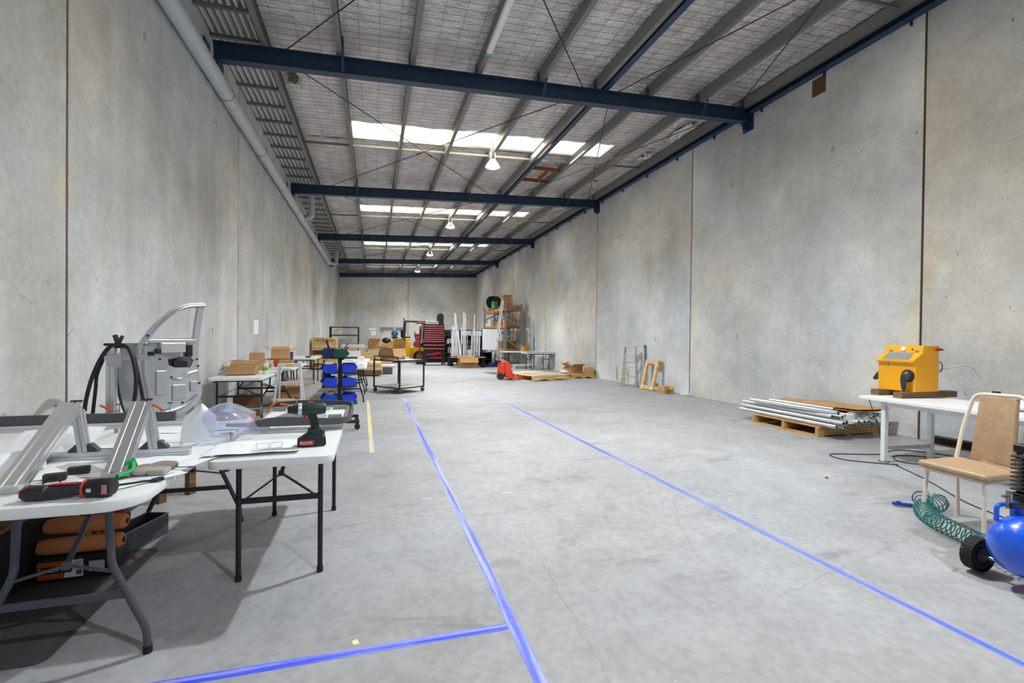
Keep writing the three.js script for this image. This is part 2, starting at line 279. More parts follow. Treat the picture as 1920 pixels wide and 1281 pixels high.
{
  const zone = (x0, x1, z0, z1, foil = true) => {
    const g = span(x0, x1, 0.06, 0.1, z0, z1); const p = g.attributes.position; for (let i = 0; i < p.count; i++) p.setY(i, p.getY(i) + roofY(p.getX(i))); part('roof_sheet', g, mSheet, ceiling);
    if (!foil) return;
    const a = Math.max(x0, -1.6), b = Math.min(x1, 7.36), nu = Math.ceil((b - a) / 0.07), nv = Math.ceil((z0 - z1) / 0.07), sd = z0 * 3.1;
    const f = sheet(nu, nv, (u, v) => {
      const x = a + (b - a) * u, z = z0 + (z1 - z0) * v, q = Math.abs(((x + 1.62) / 1.122) % 1 - 0.5) * 2;
      const w = Math.sin(x * 7.1 + Math.sin(z * 2.3 + sd) * 1.7) * Math.sin(z * 21 + Math.sin(x * 3 + z) * 2.2) * 0.011 + Math.sin(z * 37 + x * 2 + sd) * 0.004 * Math.sin(x * 4.4 + z * 0.6) + (rnd() - 0.5) * 0.006;
      return [x, roofY(x) + 0.028 + w * (0.5 + 0.9 * (1 - q)), z];
    });
    const uv = f.attributes.uv, p2 = f.attributes.position; for (let i = 0; i < uv.count; i++) uv.setXY(i, p2.getX(i) / 1.6, p2.getZ(i) / 1.6);
    part('foil_insulation', f, mFoil, ceiling);
  };
  let z = ZF + 0.2;
  for (const s of SKY_Z) { zone(-1.62, XR + 0.15, z, s); zone(-1.62, SKY_X[0], s, s - SKY_W); zone(SKY_X[1], XR + 0.15, s, s - SKY_W); z = s - SKY_W; }
  zone(-1.62, XR + 0.15, z, ZB - 0.2);
  // safety mesh under the foil
  const wires = [];
  const wire = (a, b) => wires.push(bar(a, b, 0.0035, 0.0035));
  for (let x = -1.45; x < 7.3; x += 0.3) wire([x, roofY(x) + 0.005, ZF], [x, roofY(x) + 0.005, ZB]);
  for (let q = ZF; q > ZB; q -= 0.15) { if (SKY_Z.some((s) => q < s && q > s - SKY_W)) { wire([-1.6, roofY(-1.6) + 0.002, q], [SKY_X[0], roofY(SKY_X[0]) + 0.002, q]); wire([SKY_X[1], roofY(SKY_X[1]) + 0.002, q], [7.3, roofY(7.3) + 0.002, q]); } else wire([-1.6, roofY(-1.6) + 0.002, q], [7.3, roofY(7.3) + 0.002, q]); }
  const mw = part('safety_mesh', wires.filter((_, i) => i >= 0), mWire, ceiling); mw.userData.kind = 'stuff';
  // purlins: lipped channels along the hall
  const cee = (h, w, t) => [[0, 0], [w, 0], [w, 0.02], [w - t, 0.02], [w - t, t], [t, t], [t, h - t], [w - t, h - t], [w - t, h - 0.02], [w, h - 0.02], [w, h], [0, h]];
  for (const x of PURLIN_X) {
    const g = ext(cee(0.2, 0.075, 0.004), ZF - ZB, x - 0.03, roofY(x) - 0.205, (ZF + ZB) / 2);
    part('purlin', g, mGalv, ceiling);
  }
  part('strut_beam', [span(4.045, 4.15, 5.985, 6.0, ZF, ZB), span(4.045, 4.15, 6.15, 6.165, ZF, ZB), span(4.045, 4.06, 6.0, 6.15, ZF, ZB)], mNavy, ceiling, 'long navy strut beside a purlin');
  // rafters
  for (const rz of RAFTER_Z.concat([ZB + 0.1])) {
    const x0 = XL + 0.1, x1 = XR - 0.02, at = (o) => [V(x0, rafY(x0) + o, rz), V(x1, rafY(x1) + o, rz)];
    const end = rz < -34, web = at(0.135), lo = at(0.006), hi = at(0.264);
    part('rafter', [bar(...lo, 0.15, 0.012), bar(...hi, 0.15, 0.012), bar(...web, 0.009, 0.25)], mNavy, ceiling);
    if (end) continue;
    part('rafter_bracket', [span(XR - 0.03, XR, 5.70, 6.05, rz - 0.13, rz + 0.13), span(XR - 0.16, XR - 0.03, 5.72, 5.86, rz - 0.008, rz + 0.008), span(XR - 0.14, XR - 0.03, 5.845, 5.86, rz - 0.09, rz + 0.09)], mNavy, ceiling);
    part('rafter_bracket', [span(XL, XL + 0.02, 5.2, 5.72, rz - 0.13, rz + 0.13), span(XL + 0.02, XL + 0.2, 5.27, 5.44, rz - 0.13, rz + 0.13)], mNavy, ceiling);
    for (const x of [-0.55, 2.83, 6.2]) for (const s of [1]) part('fly_brace', bar([x + 0.05, rafY(x) + 0.03, rz + 0.06 * s], [x + 0.05, roofY(x) - 0.03, rz + 0.3 * s], 0.045, 0.006), mNavy, ceiling);
    for (const x of PURLIN_X) part('purlin_cleat', box(0.012, 0.19, 0.1, x - 0.04, roofY(x) - 0.11, rz), mNavy, ceiling);
  }
  // bridging bars, one row in each bay
  for (const s of SKY_Z) { const q = s - SKY_W - 0.05; for (let i = 0; i < PURLIN_X.length - 1; i++) { const a = PURLIN_X[i] + 0.045, b = PURLIN_X[i + 1] - 0.03; part('bridging_bar', bar([a, roofY(a) - 0.1, q], [b, roofY(b) - 0.1, q], 0.035, 0.05), mGalv, ceiling); } }
  // wind bracing rods, two crosses in each bay
  const rz = [5.3, ...RAFTER_Z, ZB + 0.1];
  for (let i = 0; i < rz.length - 1; i++) for (const [a, b] of [[-1.38, 3.68], [4.25, 7.0]]) for (const s of [0, 1]) {
    const p = s ? a : b, q = s ? b : a, y = (x) => rafY(x) + 0.2 - s * 0.02;
    const P0 = V(p, y(p), rz[i] - 0.07), P1 = V(q, y(q), rz[i + 1] + 0.07), mid = P0.clone().lerp(P1, 0.5);
    part('brace_rod', [rod(P0, P1, 0.009, 7), rod(mid.clone().lerp(P1, 0.03), mid.clone().lerp(P1, 0.075), 0.017, 7)], mRod, ceiling);
  }
  // box gutter soffit over the left wall: ribbed sheet on cross battens
  const rib = sheet(108, 1, (u, v) => [XL - 0.1 + (0.1 + 0.8) * u, 5.998 + 0.004 * Math.cos(u * 18 * PI), v ? ZB : ZF], 0.003);
  part('gutter_soffit_sheet', rib, M(0x8b8d8c, 0.5, 0.25), ceiling);  // greyer than its own ribs: the shade between them is put into the colour
  for (let i = 0; i < 8; i++) { const x = XL + 0.05 + i * 0.1; part('soffit_rib', ext([[-0.024, 0.05], [-0.017, 0], [0.017, 0], [0.024, 0.05]], ZF - ZB, x, 5.945, (ZF + ZB) / 2), M(0xdfe1df, 0.4, 0.15), ceiling); }
  for (let q = 4.9; q > ZB; q -= 0.727) part('gutter_batten', span(XL, -1.64, 5.9, 5.945, q - 0.03, q + 0.03), mGalv, ceiling);
  part('roof_sheet', span(XL - 0.3, -1.55, 6.03, 6.07, ZF + 0.2, ZB - 0.2), mSheet, ceiling);
  const scrap = (x, z, w, l, m, k) => { const g = sheet(8, 8, (u, v) => [x + (u - 0.5) * w + 0.03 * Math.sin(v * 9 + k), roofY(x) - 0.01 - 0.05 * Math.abs(Math.sin(u * 6 + v * 4 + k)) - 0.02 * Math.sin(u * 17 + v * 13), z + (v - 0.5) * l]); part('torn_insulation', g, m, ceiling); };
  const mTorn = M(0xd6d2ce, 0.5, 0.3, { side: THREE.DoubleSide }), mWool = M(0x6d5a48, 0.95, 0, { side: THREE.DoubleSide });
  [[-1.42, -8.6, 0.16, 0.4, mTorn, 1], [-1.4, -9.1, 0.14, 0.3, mWool, 2], [-1.38, -9.35, 0.2, 0.3, mTorn, 3], [-0.42, -8.55, 0.16, 0.35, mWool, 4], [-0.3, -8.75, 0.3, 0.12, mTorn, 5], [6.45, -9.2, 0.3, 0.7, mTorn, 6], [6.95, -9.6, 0.25, 0.9, mTorn, 7], [5.6, -8.9, 0.5, 0.25, mTorn, 8], [7.0, -11.2, 0.2, 0.5, mTorn, 9], [6.6, -13.6, 0.3, 0.4, mTorn, 10]].forEach((a) => scrap(...a));
  part('end_flashing', [span(XL - 0.15, XR + 0.15, 6.2, 6.75, ZB + 0.001, ZB + 0.02)], mGalv, ceiling);
}
// skylights
const mSky = new THREE.MeshPhysicalMaterial({ color: new THREE.Color(1.0, 0.95, 0.85), roughness: 1.0, transmission: 0.85, thickness: 0, ior: 1.1, side: THREE.DoubleSide });
SKY_Z.forEach((s, i) => {
  const w = structure('window_' + (i + 1), ['skylight strip of translucent ribbed sheet above the viewer', 'nearest full skylight strip of translucent ribbed sheet', 'second skylight strip of translucent ribbed sheet', 'third skylight strip of translucent ribbed sheet', 'farthest skylight strip of translucent ribbed sheet'][i]);
  const g = sheet(2, 78, (u, v) => { const x = SKY_X[0] - 0.05 + (SKY_X[1] - SKY_X[0] + 0.1) * u; return [x, roofY(x) + 0.115 + 0.02 * Math.cos(v * 9 * 2 * PI), s + 0.04 - (SKY_W + 0.08) * v]; });
  part('skylight_sheet', g, mSky, w);
  const L = new THREE.RectAreaLight(DAY_COLOR, DAY_W, SKY_X[1] - SKY_X[0] - 0.1, SKY_W - 0.1);
  L.position.set((SKY_X[0] + SKY_X[1]) / 2, roofY(2.71) + 0.05, s - SKY_W / 2); L.rotation.set(-PI / 2, 0, 0); L.rotateY(SL); L.name = 'daylight_' + i; scene.add(L);
});
{
  const t1 = structure('trim_1', 'navy steel angle along the top of the right wall');
  part('wall_angle', [span(XR - 0.012, XR, 6.02, 6.23, ZF, ZB), span(XR - 0.13, XR, 6.02, 6.034, ZF, ZB), span(XR - 0.1, XR, 6.215, 6.23, ZF, ZB)], mNavy, t1);
  for (let z = 4.6; z > ZB; z -= 1.36) part('wall_cleat', box(0.05, 0.09, 0.012, XR - 0.03, 5.985, z), mNavy, t1);
  part('ledger_plate', span(XR - 0.02, XR, 6.235, 6.44, ZF, ZB), mGalv, t1);
}
// ---------- high-bay lamps ----------
{
  const mShade = M(0xd9dbdc, 0.35, 0.4, { side: THREE.DoubleSide }), mCord = M(0x2c2c2c, 0.7);
  const labels = ['high-bay lamp behind the viewer', 'high-bay lamp above the frame over the bench tables', 'nearest high-bay lamp in view, below the first full skylight', 'second high-bay lamp in view along the roof', 'third high-bay lamp in view along the roof', 'farthest high-bay lamp, just above the end wall'];
  LAMPS.forEach(([x, y, z], i) => {
    const t = thing('high_bay_lamp', labels[i], 'lamp', [x, y, z], 0, 'high-bay lamps under the roof');
    part('shade', lathe([[0.06, 0.2], [0.085, 0.15], [0.15, 0.06], [0.185, 0], [0.182, 0], [0.146, 0.058], [0.08, 0.145], [0.055, 0.195]]), mShade, t);
    part('ballast_housing', [cyl(0.075, 0.07, 0.14, 0, 0.27, 0), cyl(0.03, 0.03, 0.04, 0, 0.36, 0)], M(0xb8babb, 0.4, 0.4), t);
    part('cord', rod([0, 0.36, 0], [0, roofY(x) - y - 0.02, 0], 0.006), mCord, t);
    part('glowing_lens', ball(0.15, 0, 0.005, 0, 1, 0.3, 1, 20), M(0xffffff, 0.4, 0, { emissive: LAMP_COLOR, emissiveIntensity: 12 }), t);
    const L = new THREE.SpotLight(LAMP_COLOR, LAMP_CD, 0, 1.27, 0.5, 2);
    L.position.set(x, y - 0.055, z); L.target.position.set(x, 0, z); L.shadow.radius = 4; L.castShadow = true; L.name = 'lamp_light_' + i; scene.add(L, L.target);
  });
}
// ---------- shared materials ----------
const woodTex = grain([176, 130, 78], [214, 172, 116], 3, 26, 51, 256, 256, 4), paleWoodTex = grain([206, 168, 108], [236, 206, 152], 3, 22, 52, 256, 256, 4), darkWoodTex = grain([92, 70, 46], [138, 110, 76], 3, 24, 53, 256, 256, 4);
const mWood = new THREE.MeshStandardMaterial({ map: woodTex, roughness: 0.8 }), mPale = new THREE.MeshStandardMaterial({ map: paleWoodTex, roughness: 0.75 }), mDarkWood = new THREE.MeshStandardMaterial({ map: darkWoodTex, roughness: 0.85 });
const cardTex = grain([176, 136, 88], [194, 154, 106], 4, 40, 54, 256, 256, 3);
const mCard = new THREE.MeshStandardMaterial({ map: cardTex, roughness: 0.85 }), mCardDark = M(0x7d5a36, 0.9);
const mPlasticWhite = M(0xe9ebea, 0.42), mPaper = M(0xf1f2f4, 0.75, 0, { side: THREE.DoubleSide }), mLegGrey = M(0x4f525a, 0.4, 0.35), mLegDark = M(0x26272b, 0.4, 0.3), mRubber = M(0x141416, 0.75), mBlack = M(0x1b1b1e, 0.5), mSteel = M(0xb9bcbf, 0.3, 0.85), mAlu = M(0xd2d5d8, 0.32, 0.75), mAluBright = M(0xdfe1e3, 0.25, 0.8), mChrome = M(0xe6e8ea, 0.12, 1), mBlue = M(new THREE.Color(0.012, 0.05, 0.62), 0.4), mOrange = M(0xe8641c, 0.45), mCharcoal = M(0x57575b, 0.8), mGreyPlastic = M(0x3c3e42, 0.5), mRed = M(0xb3262a, 0.45), mCloth = M(0x9c968c, 0.95), mClear = M(0xffffff, 0.06, 0, { transmission: 0.92, thickness: 0, ior: 1.3, side: THREE.DoubleSide });
// T-slot aluminium profile between two points
function slotShape(w, h) {
  const pts = [], s = 0.004, dp = 0.0065, seg = (ax, ay, bx, by, nx, ny, n) => { pts.push([ax, ay]); for (let i = 0; i < n; i++) { const t = (i + 0.5) / n, cx = ax + (bx - ax) * t, cy = ay + (by - ay) * t, L = Math.hypot(bx - ax, by - ay), ux = (bx - ax) / L, uy = (by - ay) / L; pts.push([cx - ux * s, cy - uy * s], [cx - ux * s - nx * dp, cy - uy * s - ny * dp], [cx + ux * s - nx * dp, cy + uy * s - ny * dp], [cx + ux * s, cy + uy * s]); } };
  const W = w / 2, H = h / 2, nw = Math.max(1, Math.round(w / 0.04)), nh = Math.max(1, Math.round(h / 0.04));
  seg(-W, -H, W, -H, 0, -1, nw); seg(W, -H, W, H, 1, 0, nh); seg(W, H, -W, H, 0, 1, nw); seg(-W, H, -W, -H, -1, 0, nh);
  return shapeOf(pts);
}
function profile(a, b, w, h) { const { m, len } = between(a, b); return clean(new THREE.ExtrudeGeometry(slotShape(w, h), { depth: len, bevelEnabled: false })).translate(0, 0, -len / 2).rotateX(-PI / 2).applyMatrix4(m); }
const slabShape = (w, l, r) => { const s = new THREE.Shape(), a = w / 2, b = l / 2; s.moveTo(-a + r, -b); s.lineTo(a - r, -b); s.absarc(a - r, -b + r, r, -PI / 2, 0); s.lineTo(a, b - r); s.absarc(a - r, b - r, r, 0, PI / 2); s.lineTo(-a + r, b); s.absarc(-a + r, b - r, r, PI / 2, PI); s.lineTo(-a, -b + r); s.absarc(-a + r, -b + r, r, PI, PI * 1.5); return s; };
// folding table: long side along local z, base at the floor
function foldingTable(label, x, z, W, L, turn, o = {}) {
  const h = o.h || 0.74, t = thing('folding_table', label, 'table', [x, 0, z], turn, o.group), lm = o.leg || mLegDark, inset = o.inset || 0.25, r = 0.0145;
  part('tabletop', ext(slabShape(W, L, o.corner ?? 0.06), 0.045, 0, h - 0.0225, 0, PI / 2, 0, 0, 0.008), mPlasticWhite, t);
  part('frame_rail', [-1, 1].map((s) => box(0.02, 0.035, L - 0.2, s * (W / 2 - 0.07), h - 0.062, 0)), lm, t);
  for (const e of [-1, 1]) {
    const zf = e * (L / 2 - inset), foot = o.foot || W / 2 - 0.06, top = o.top || foot;
    for (const s of [-1, 1]) {
      const pts = o.wish ? [[s * top, h - 0.045, zf], [s * (top + 0.012), 0.4, zf], [s * foot, 0.1, zf], [s * (foot + 0.004), 0.0, zf]] : [[s * top, h - 0.045, zf], [s * foot, 0, zf]];
      const leg = part('leg', pipe(pts, r, 10, 0.03), lm, t);
      part('foot_cap', cyl(r + 0.003, r + 0.003, 0.03, s * (foot + (o.wish ? 0.004 : 0)), 0.0155, zf), mRubber, leg);
    }
    const cy = o.cross ?? (o.wish ? 0.28 : 0.44), cw = o.wish ? top + (foot - top) * 0.45 : foot;
    part('crossbar', [rbox(2 * cw, 0.032, 0.016, 0.004, 0, cy, zf), ...(o.wish ? [] : [rod([-foot, h - 0.07, zf], [foot, h - 0.07, zf], 0.012)])], lm, t);
    if (o.brace !== false) part('fold_brace', [bar([0, h - 0.06, zf - e * 0.32], [0, cy + 0.14, zf - e * 0.02], 0.02, 0.008), bar([0, cy + 0.14, zf - e * 0.02], [-cw * 0.85, cy + (o.wish ? 0.1 : 0.01), zf], 0.016, 0.008), bar([0, cy + 0.14, zf - e * 0.02], [cw * 0.85, cy + (o.wish ? 0.1 : 0.01), zf], 0.016, 0.008), rbox(0.03, 0.03, 0.02, 0.004, 0, cy + 0.14, zf - e * 0.02)], lm, t);
  }
  return t;
}
// cardboard carton, open or closed; base centre at the origin
function carton(name, label, w, h, d, pos, turn, o = {}) {
  const t = thing(name, label, 'box', pos, turn, o.group), k = 0.005, m = o.mat || mCard;
  if (o.open) {
    part('carton_body', [box(w, k, d, 0, k / 2, 0), box(w, h, k, 0, h / 2, d / 2 - k / 2), box(w, h, k, 0, h / 2, -d / 2 + k / 2), box(k, h, d - 2 * k, -w / 2 + k / 2, h / 2, 0), box(k, h, d - 2 * k, w / 2 - k / 2, h / 2, 0)], m, t);
    for (const [nx, nz, a] of [[1, 0, o.flaps?.[0] ?? 0.5], [-1, 0, o.flaps?.[1] ?? 0.6], [0, 1, o.flaps?.[2] ?? 0.5], [0, -1, o.flaps?.[3] ?? -0.6]]) {
      const L = nx ? d : w, f = Math.min(0.9 * h, (nx ? w : d) / 2), g = box(L, k, f, 0, 0, f / 2); put(g, 0, 0, 0, -a, 0, 0); put(g, nx * (w / 2 - k), h, nz * (d / 2 - k), 0, nx > 0 ? PI / 2 : nx < 0 ? -PI / 2 : nz > 0 ? 0 : PI, 0);
      part('flap', g, m, t);
    }
  } else {
    part('carton_body', rbox(w, h, d, 0.004, 0, h / 2, 0, 0, 0, 0, 1), m, t);
    part('top_seam_tape', box(Math.min(w, d) * 0.12 + 0.02, 0.0012, d * 1.002, 0, h + 0.0003, 0), o.tape || M(0xb9935e, 0.4), t);
  }
  if (o.label) part('shipping_label', box(o.label[0], o.label[1], 0.001, o.label[2] || 0, o.label[3] || h / 2, d / 2 + 0.0008), o.labelMat || mPaper, t);
  return t;
}
// ---------- floor tape ----------
{
  const tapeMat = (c, w, seed, len) => { const n = fbm(64, 1024, 3, len * 1.2, 3, seed), m = fbm(64, 1024, 20, len * 26, 3, seed + 5), rgb = new Uint8ClampedArray(64 * 1024 * 3); for (let i = 0; i < n.length; i++) { const t = Math.min(1, Math.max(0, n[i] * 3.6 + 0.6 + m[i] * 0.9)); for (let k = 0; k < 3; k++) rgb[i * 3 + k] = c[k] + (w[k] - c[k]) * t; } return new THREE.MeshStandardMaterial({ map: dataTex(64, 1024, rgb), roughness: 0.6 }); };
  const strip = (label, x0, z0, x1, z1, w, m, cat = 'tape') => { const dx = x1 - x0, dz = z1 - z0, L = Math.hypot(dx, dz), g = new THREE.BoxGeometry(w, 0.0008, L); const o = one('floor_tape', label, cat, boxUV(clean(g), (x, y, z) => [x / w + 0.5, z / L + 0.5]), m, [(x0 + x1) / 2, 0.0006, (z0 + z1) / 2], Math.atan2(dx, dz)); return o; };
  const B = [92, 108, 230], Bw = [172, 178, 226];
  strip('long blue floor tape line down the middle of the hall', 0.655, -0.4, 0.657, -11.1, 0.056, tapeMat(B, Bw, 61, 10));
  strip('long blue floor tape line nearer the right wall', 2.69, -0.6, 2.69, -9.3, 0.046, tapeMat([74, 96, 238], [134, 146, 236], 62, 9));
  strip('blue cross tape joining the middle line in the foreground', -0.85, -2.137, 0.626, -2.137, 0.05, tapeMat([48, 72, 240], [146, 152, 228], 63, 2));
  strip('faint worn blue tape line across the floor by the drill table', -0.42, -6.13, 0.62, -6.04, 0.035, tapeMat([150, 158, 226], [180, 184, 214], 64, 1));
  strip('faded yellow floor tape strip left of the middle blue line', -0.1, -10.3, -0.005, -5.75, 0.055, tapeMat([224, 214, 136], [202, 200, 178], 65, 5));
  strip('faint far end of the right blue floor tape', 2.69, -9.5, 2.69, -13.2, 0.04, tapeMat([150, 158, 228], [182, 186, 214], 66, 4));
  one('sticky_note', 'small yellow paper scrap beside the blue cross tape', 'paper', box(0.026, 0.0008, 0.036, 0, 0, 0), M(0xe9e0ac, 0.8), [-0.066, 0.0012, -2.205], 0.35);
  one('floor_dot', 'small dark blue dot stuck on the floor in the distance', 'sticker', cyl(0.05, 0.05, 0.0012), M(0x2c3a94, 0.6), [2.61, 0.0008, -14.2]);
  const leaf = new THREE.Shape([[0, 0], [0.03, 0.015], [0.055, 0.01], [0.075, 0.02], [0.06, -0.008], [0.04, -0.012], [0.02, -0.02]].map((p) => new THREE.Vector2(...p)));
  one('dry_leaf', 'small brown dry leaf on the floor before the metal pallet', 'leaf', ext(leaf, 0.003, 0, 0.004, 0, -PI / 2 + 0.15, 0, 0), M(0x6d4a30, 0.9), [4.35, 0.0, -3.6], 0.4);
}
// ---------- bench tables on the left ----------
const T1 = foldingTable('nearest white folding table with grey wishbone legs, strewn with papers', -1.22, -3.115, 0.70, 1.97, 0, { wish: true, leg: mLegGrey, foot: 0.292, top: 0.152, inset: 0.245, cross: 0.265, corner: 0.14 });
const T2 = foldingTable('white folding table carrying the green cordless drill', -0.50, -3.43, 0.60, 1.54, 0, { foot: 0.212, inset: 0.27, leg: mLegDark, cross: 0.445, corner: 0.06 });
const T0 = foldingTable('white folding table at the left edge beside the concrete wall', -1.99, -3.3, 0.70, 1.80, 0, { wish: true, leg: mLegDark, foot: 0.24, top: 0.15, inset: 0.3 });
const TH = 0.74;
// papers: sheets that lie, curl or stand
function paperSheet(label, w, l, pos, turn, f, m = mPaper) { return one('paper_sheet', label, 'paper', sheet(10, 10, (u, v) => { const x = (u - 0.5) * w, z = (v - 0.5) * l; return [x, 0.0004 + (f ? f(u, v) : 0), z]; }), m, pos, turn); }
const drawTex = canvasTex(512, 384, (g, w, h) => { g.fillStyle = '#f2f3f6'; g.fillRect(0, 0, w, h); g.strokeStyle = '#9aa0b4'; g.lineWidth = 1.4; g.strokeRect(14, 14, w - 28, h - 28); for (const [x, y, a, b] of [[60, 60, 120, 90], [240, 50, 90, 130], [360, 70, 110, 80], [80, 220, 150, 100]]) { g.strokeRect(x, y, a, b); g.beginPath(); g.moveTo(x, y + b / 2); g.lineTo(x + a, y + b / 2); g.moveTo(x + a / 2, y); g.lineTo(x + a / 2, y + b); g.stroke(); } for (let i = 0; i < 9; i++) { g.beginPath(); g.moveTo(300, 230 + i * 12); g.lineTo(300 + 60 + (i * 37 % 90), 230 + i * 12); g.stroke(); } });
const mDrawing = new THREE.MeshStandardMaterial({ map: drawTex, roughness: 0.75, side: THREE.DoubleSide });
paperSheet('big engineering drawing spread at the front of the drill table', 0.46, 0.40, [-0.62, TH + 0.001, -2.93], 0.05, (u, v) => 0.004 * Math.sin(u * 7) ** 2 + (v > 0.75 ? (v - 0.75) * 0.06 : 0), mDrawing);
paperSheet('white paper overhanging the right corner of the nearest table', 0.34, 0.40, [-0.99, TH + 0.003, -2.62], -0.42, (u, v) => 0.012 * Math.max(0, u - 0.7) + 0.003 * Math.sin(v * 9), mDrawing);
paperSheet('white paper under the black wrench on the nearest table', 0.30, 0.40, [-1.05, TH + 0.001, -2.42], -0.75, (u, v) => 0.004 * u, mPaper);
paperSheet('printed sheet in the middle of the nearest table under the rail', 0.5, 0.36, [-1.22, TH + 0.001, -2.72], 0.25, (u, v) => 0.003 * Math.sin(u * 11), mPaper);
paperSheet('printed sheet behind the aluminium rail on the nearest table', 0.5, 0.4, [-1.2, TH + 0.002, -3.25], -0.2, (u, v) => 0.004 * Math.sin(v * 8 + u), mPaper);
paperSheet('crumpled sheet against the left wall table', 0.42, 0.36, [-1.72, TH + 0.002, -2.75], 0.5, (u, v) => 0.02 * Math.abs(Math.sin(u * 5 + v * 4)), mPaper);
paperSheet('pale plan sheet under the dark foam fixture', 0.55, 0.42, [-1.15, TH + 0.002, -3.7], 0.1, (u, v) => 0.004 * Math.sin(u * 9), mDrawing);
paperSheet('white sheet along the back of the left table', 0.6, 0.4, [-1.95, TH + 0.002, -3.25], 0.15, (u, v) => 0.006 * Math.sin(u * 9), mPaper);
// sheets that stand or roll
one('curled_plan', 'large white plan leaning up behind the left aluminium brace', 'paper', sheet(14, 10, (u, v) => { const a = v * 0.9; return [-0.17 + 0.34 * u + 0.03 * v, 0.002 + 0.165 * Math.sin(a) * (1 - 0.25 * Math.abs(u - 0.5)), -0.2 * (1 - Math.cos(a)) - 0.12 * v]; }), mDrawing, [-1.59, TH, -2.92], 0.15);
one('curled_plan', 'pointed white sheet standing beside the clear plastic roll', 'paper', sheet(8, 10, (u, v) => { const w = 0.085 * (v < 0.62 ? 1 : 1 - (v - 0.62) / 0.4); return [(u - 0.5) * 2 * w + 0.02 * v, 0.002 + 0.215 * v, -0.05 * v + 0.03 * Math.sin(u * 3)]; }), mPaper, [-1.0, TH, -3.2], 0.25);
one('curled_plan', 'rolled white plan end on the left table', 'paper', sheet(18, 4, (u, v) => { const a = u * 4.2; return [-0.1 + 0.2 * v, 0.055 - 0.055 * Math.cos(a), 0.05 * Math.sin(a) - 0.05 * u]; }), mPaper, [-1.5, TH + 0.002, -2.52], 0.9);
one('clear_plastic_roll', 'clear plastic film roll lying between the two front tables', 'plastic film', sheet(26, 12, (u, v) => { const a = u * 5.2 + 0.4, r = 0.085 + 0.02 * Math.sin(v * 4) + 0.012 * u; return [(v - 0.5) * 0.26 + 0.02 * Math.sin(a * 2), r + 0.006 - r * Math.cos(a) * 0.9, r * Math.sin(a) * 1.2]; }), M(0xdfe4f4, 0.12, 0, { transmission: 0.75, thickness: 0, ior: 1.35, side: THREE.DoubleSide }), [-0.83, TH + 0.004, -3.22], 0.35);
// aluminium jig: base rail with two braced posts
{
  const t = thing('aluminium_jig', 'aluminium profile jig with two braced posts on the nearest table', 'jig', [-1.22, TH, -2.86]);
  const rail = part('base_rail', profile([-0.62, 0.0205, 0], [0.295, 0.0205, 0], 0.04, 0.04), mAlu, t);
  for (const [px, fz, fx] of [[-0.165, 0.55, 0.075], [0.135, 0.42, -0.015]]) {
    part('post', profile([px, 0.041, 0], [px - 0.03, 0.25, 0], 0.04, 0.04), mAlu, t);
    const brace = part('brace', profile([px - fx - 0.02 + (px < 0 ? 0.12 : 0.02), 0.021, fz], [px - 0.052, 0.275, 0.012], 0.08, 0.04), mAluBright, t);
    part('end_cap', box(0.05, 0.004, 0.062, px - 0.045, 0.285, 0.0, 0.35, 0, 0), mBlack, t);
    for (const s of [-1, 1]) {
      const b = part('corner_bracket', ext([[0, 0], [0.04, 0], [0.04, 0.008], [0.008, 0.04], [0, 0.04]], 0.036, px + s * 0.021, 0.042, 0, 0, s < 0 ? PI : 0, 0), mGreyPlastic, t);
      part('bolt', cyl(0.006, 0.006, 0.01, 0.022, 0.022, 0.0, 0, 0, -PI / 4, 6), mChrome, b).position.set(0, 0, 0);
      b.children[0].geometry.translate(px + s * 0.021 + (s < 0 ? -0.044 : 0), 0.042, 0);
    }
  }
  part('t_nut', cyl(0.008, 0.008, 0.02, 0.255, 0.05, 0, 0, 0, 0, 8), mChrome, t);
}
// tools on the nearest table
{
  const s = thing('cordless_screwdriver', 'small red and black cordless screwdriver at the front edge', 'power tool', [-1.13, TH, -2.2], -0.12);
  part('grip', tube([[-0.065, 0.027, 0], [-0.02, 0.028, -0.004], [0.03, 0.034, -0.012], [0.085, 0.037, -0.014]], 0.026, 20, 12), M(0x2b2c2f, 0.55), s);
  part('battery', lathe([[0, -0.045], [0.022, -0.045], [0.029, -0.036], [0.029, 0.03], [0.027, 0.034], [0, 0.034]], -0.09, 0.0295, 0.004, 0, 0, PI / 2), M(0x252629, 0.5), s);
  part('battery_clip', [rbox(0.02, 0.004, 0.03, 0.002, -0.118, 0.053, 0.012, 0.3, 0, 0.5), rbox(0.014, 0.03, 0.018, 0.003, -0.128, 0.03, 0.014)], mRed, s);
  part('red_collar', [torus(0.0265, 0.004, -0.055, 0.0285, 0.0, 0, PI / 2, 0), torus(0.031, 0.005, 0.068, 0.037, -0.013, 0, PI / 2, 0), rbox(0.09, 0.006, 0.02, 0.003, -0.005, 0.058, -0.006, 0, 0, 0.05)], M(0xc63a38, 0.45), s);
  part('head', lathe([[0, -0.05], [0.024, -0.05], [0.033, -0.04], [0.035, 0.0], [0.035, 0.03], [0.028, 0.045], [0, 0.047]], 0.118, 0.037, -0.013, 0, 0, -PI / 2), mBlack, s);
  part('head_plate', rbox(0.018, 0.036, 0.004, 0.002, 0.148, 0.037, 0.022), M(0xb98078, 0.4), s); part('maker_mark', rbox(0.016, 0.014, 0.002, 0.001, 0.096, 0.036, 0.022), M(0xd8d4d2, 0.4), s);
  part('belt_hook', pipe([[-0.085, 0.055, -0.02], [-0.06, 0.078, -0.02], [-0.03, 0.078, -0.02], [-0.025, 0.06, -0.02]], 0.003, 6, 0.01), mBlack, s);
}
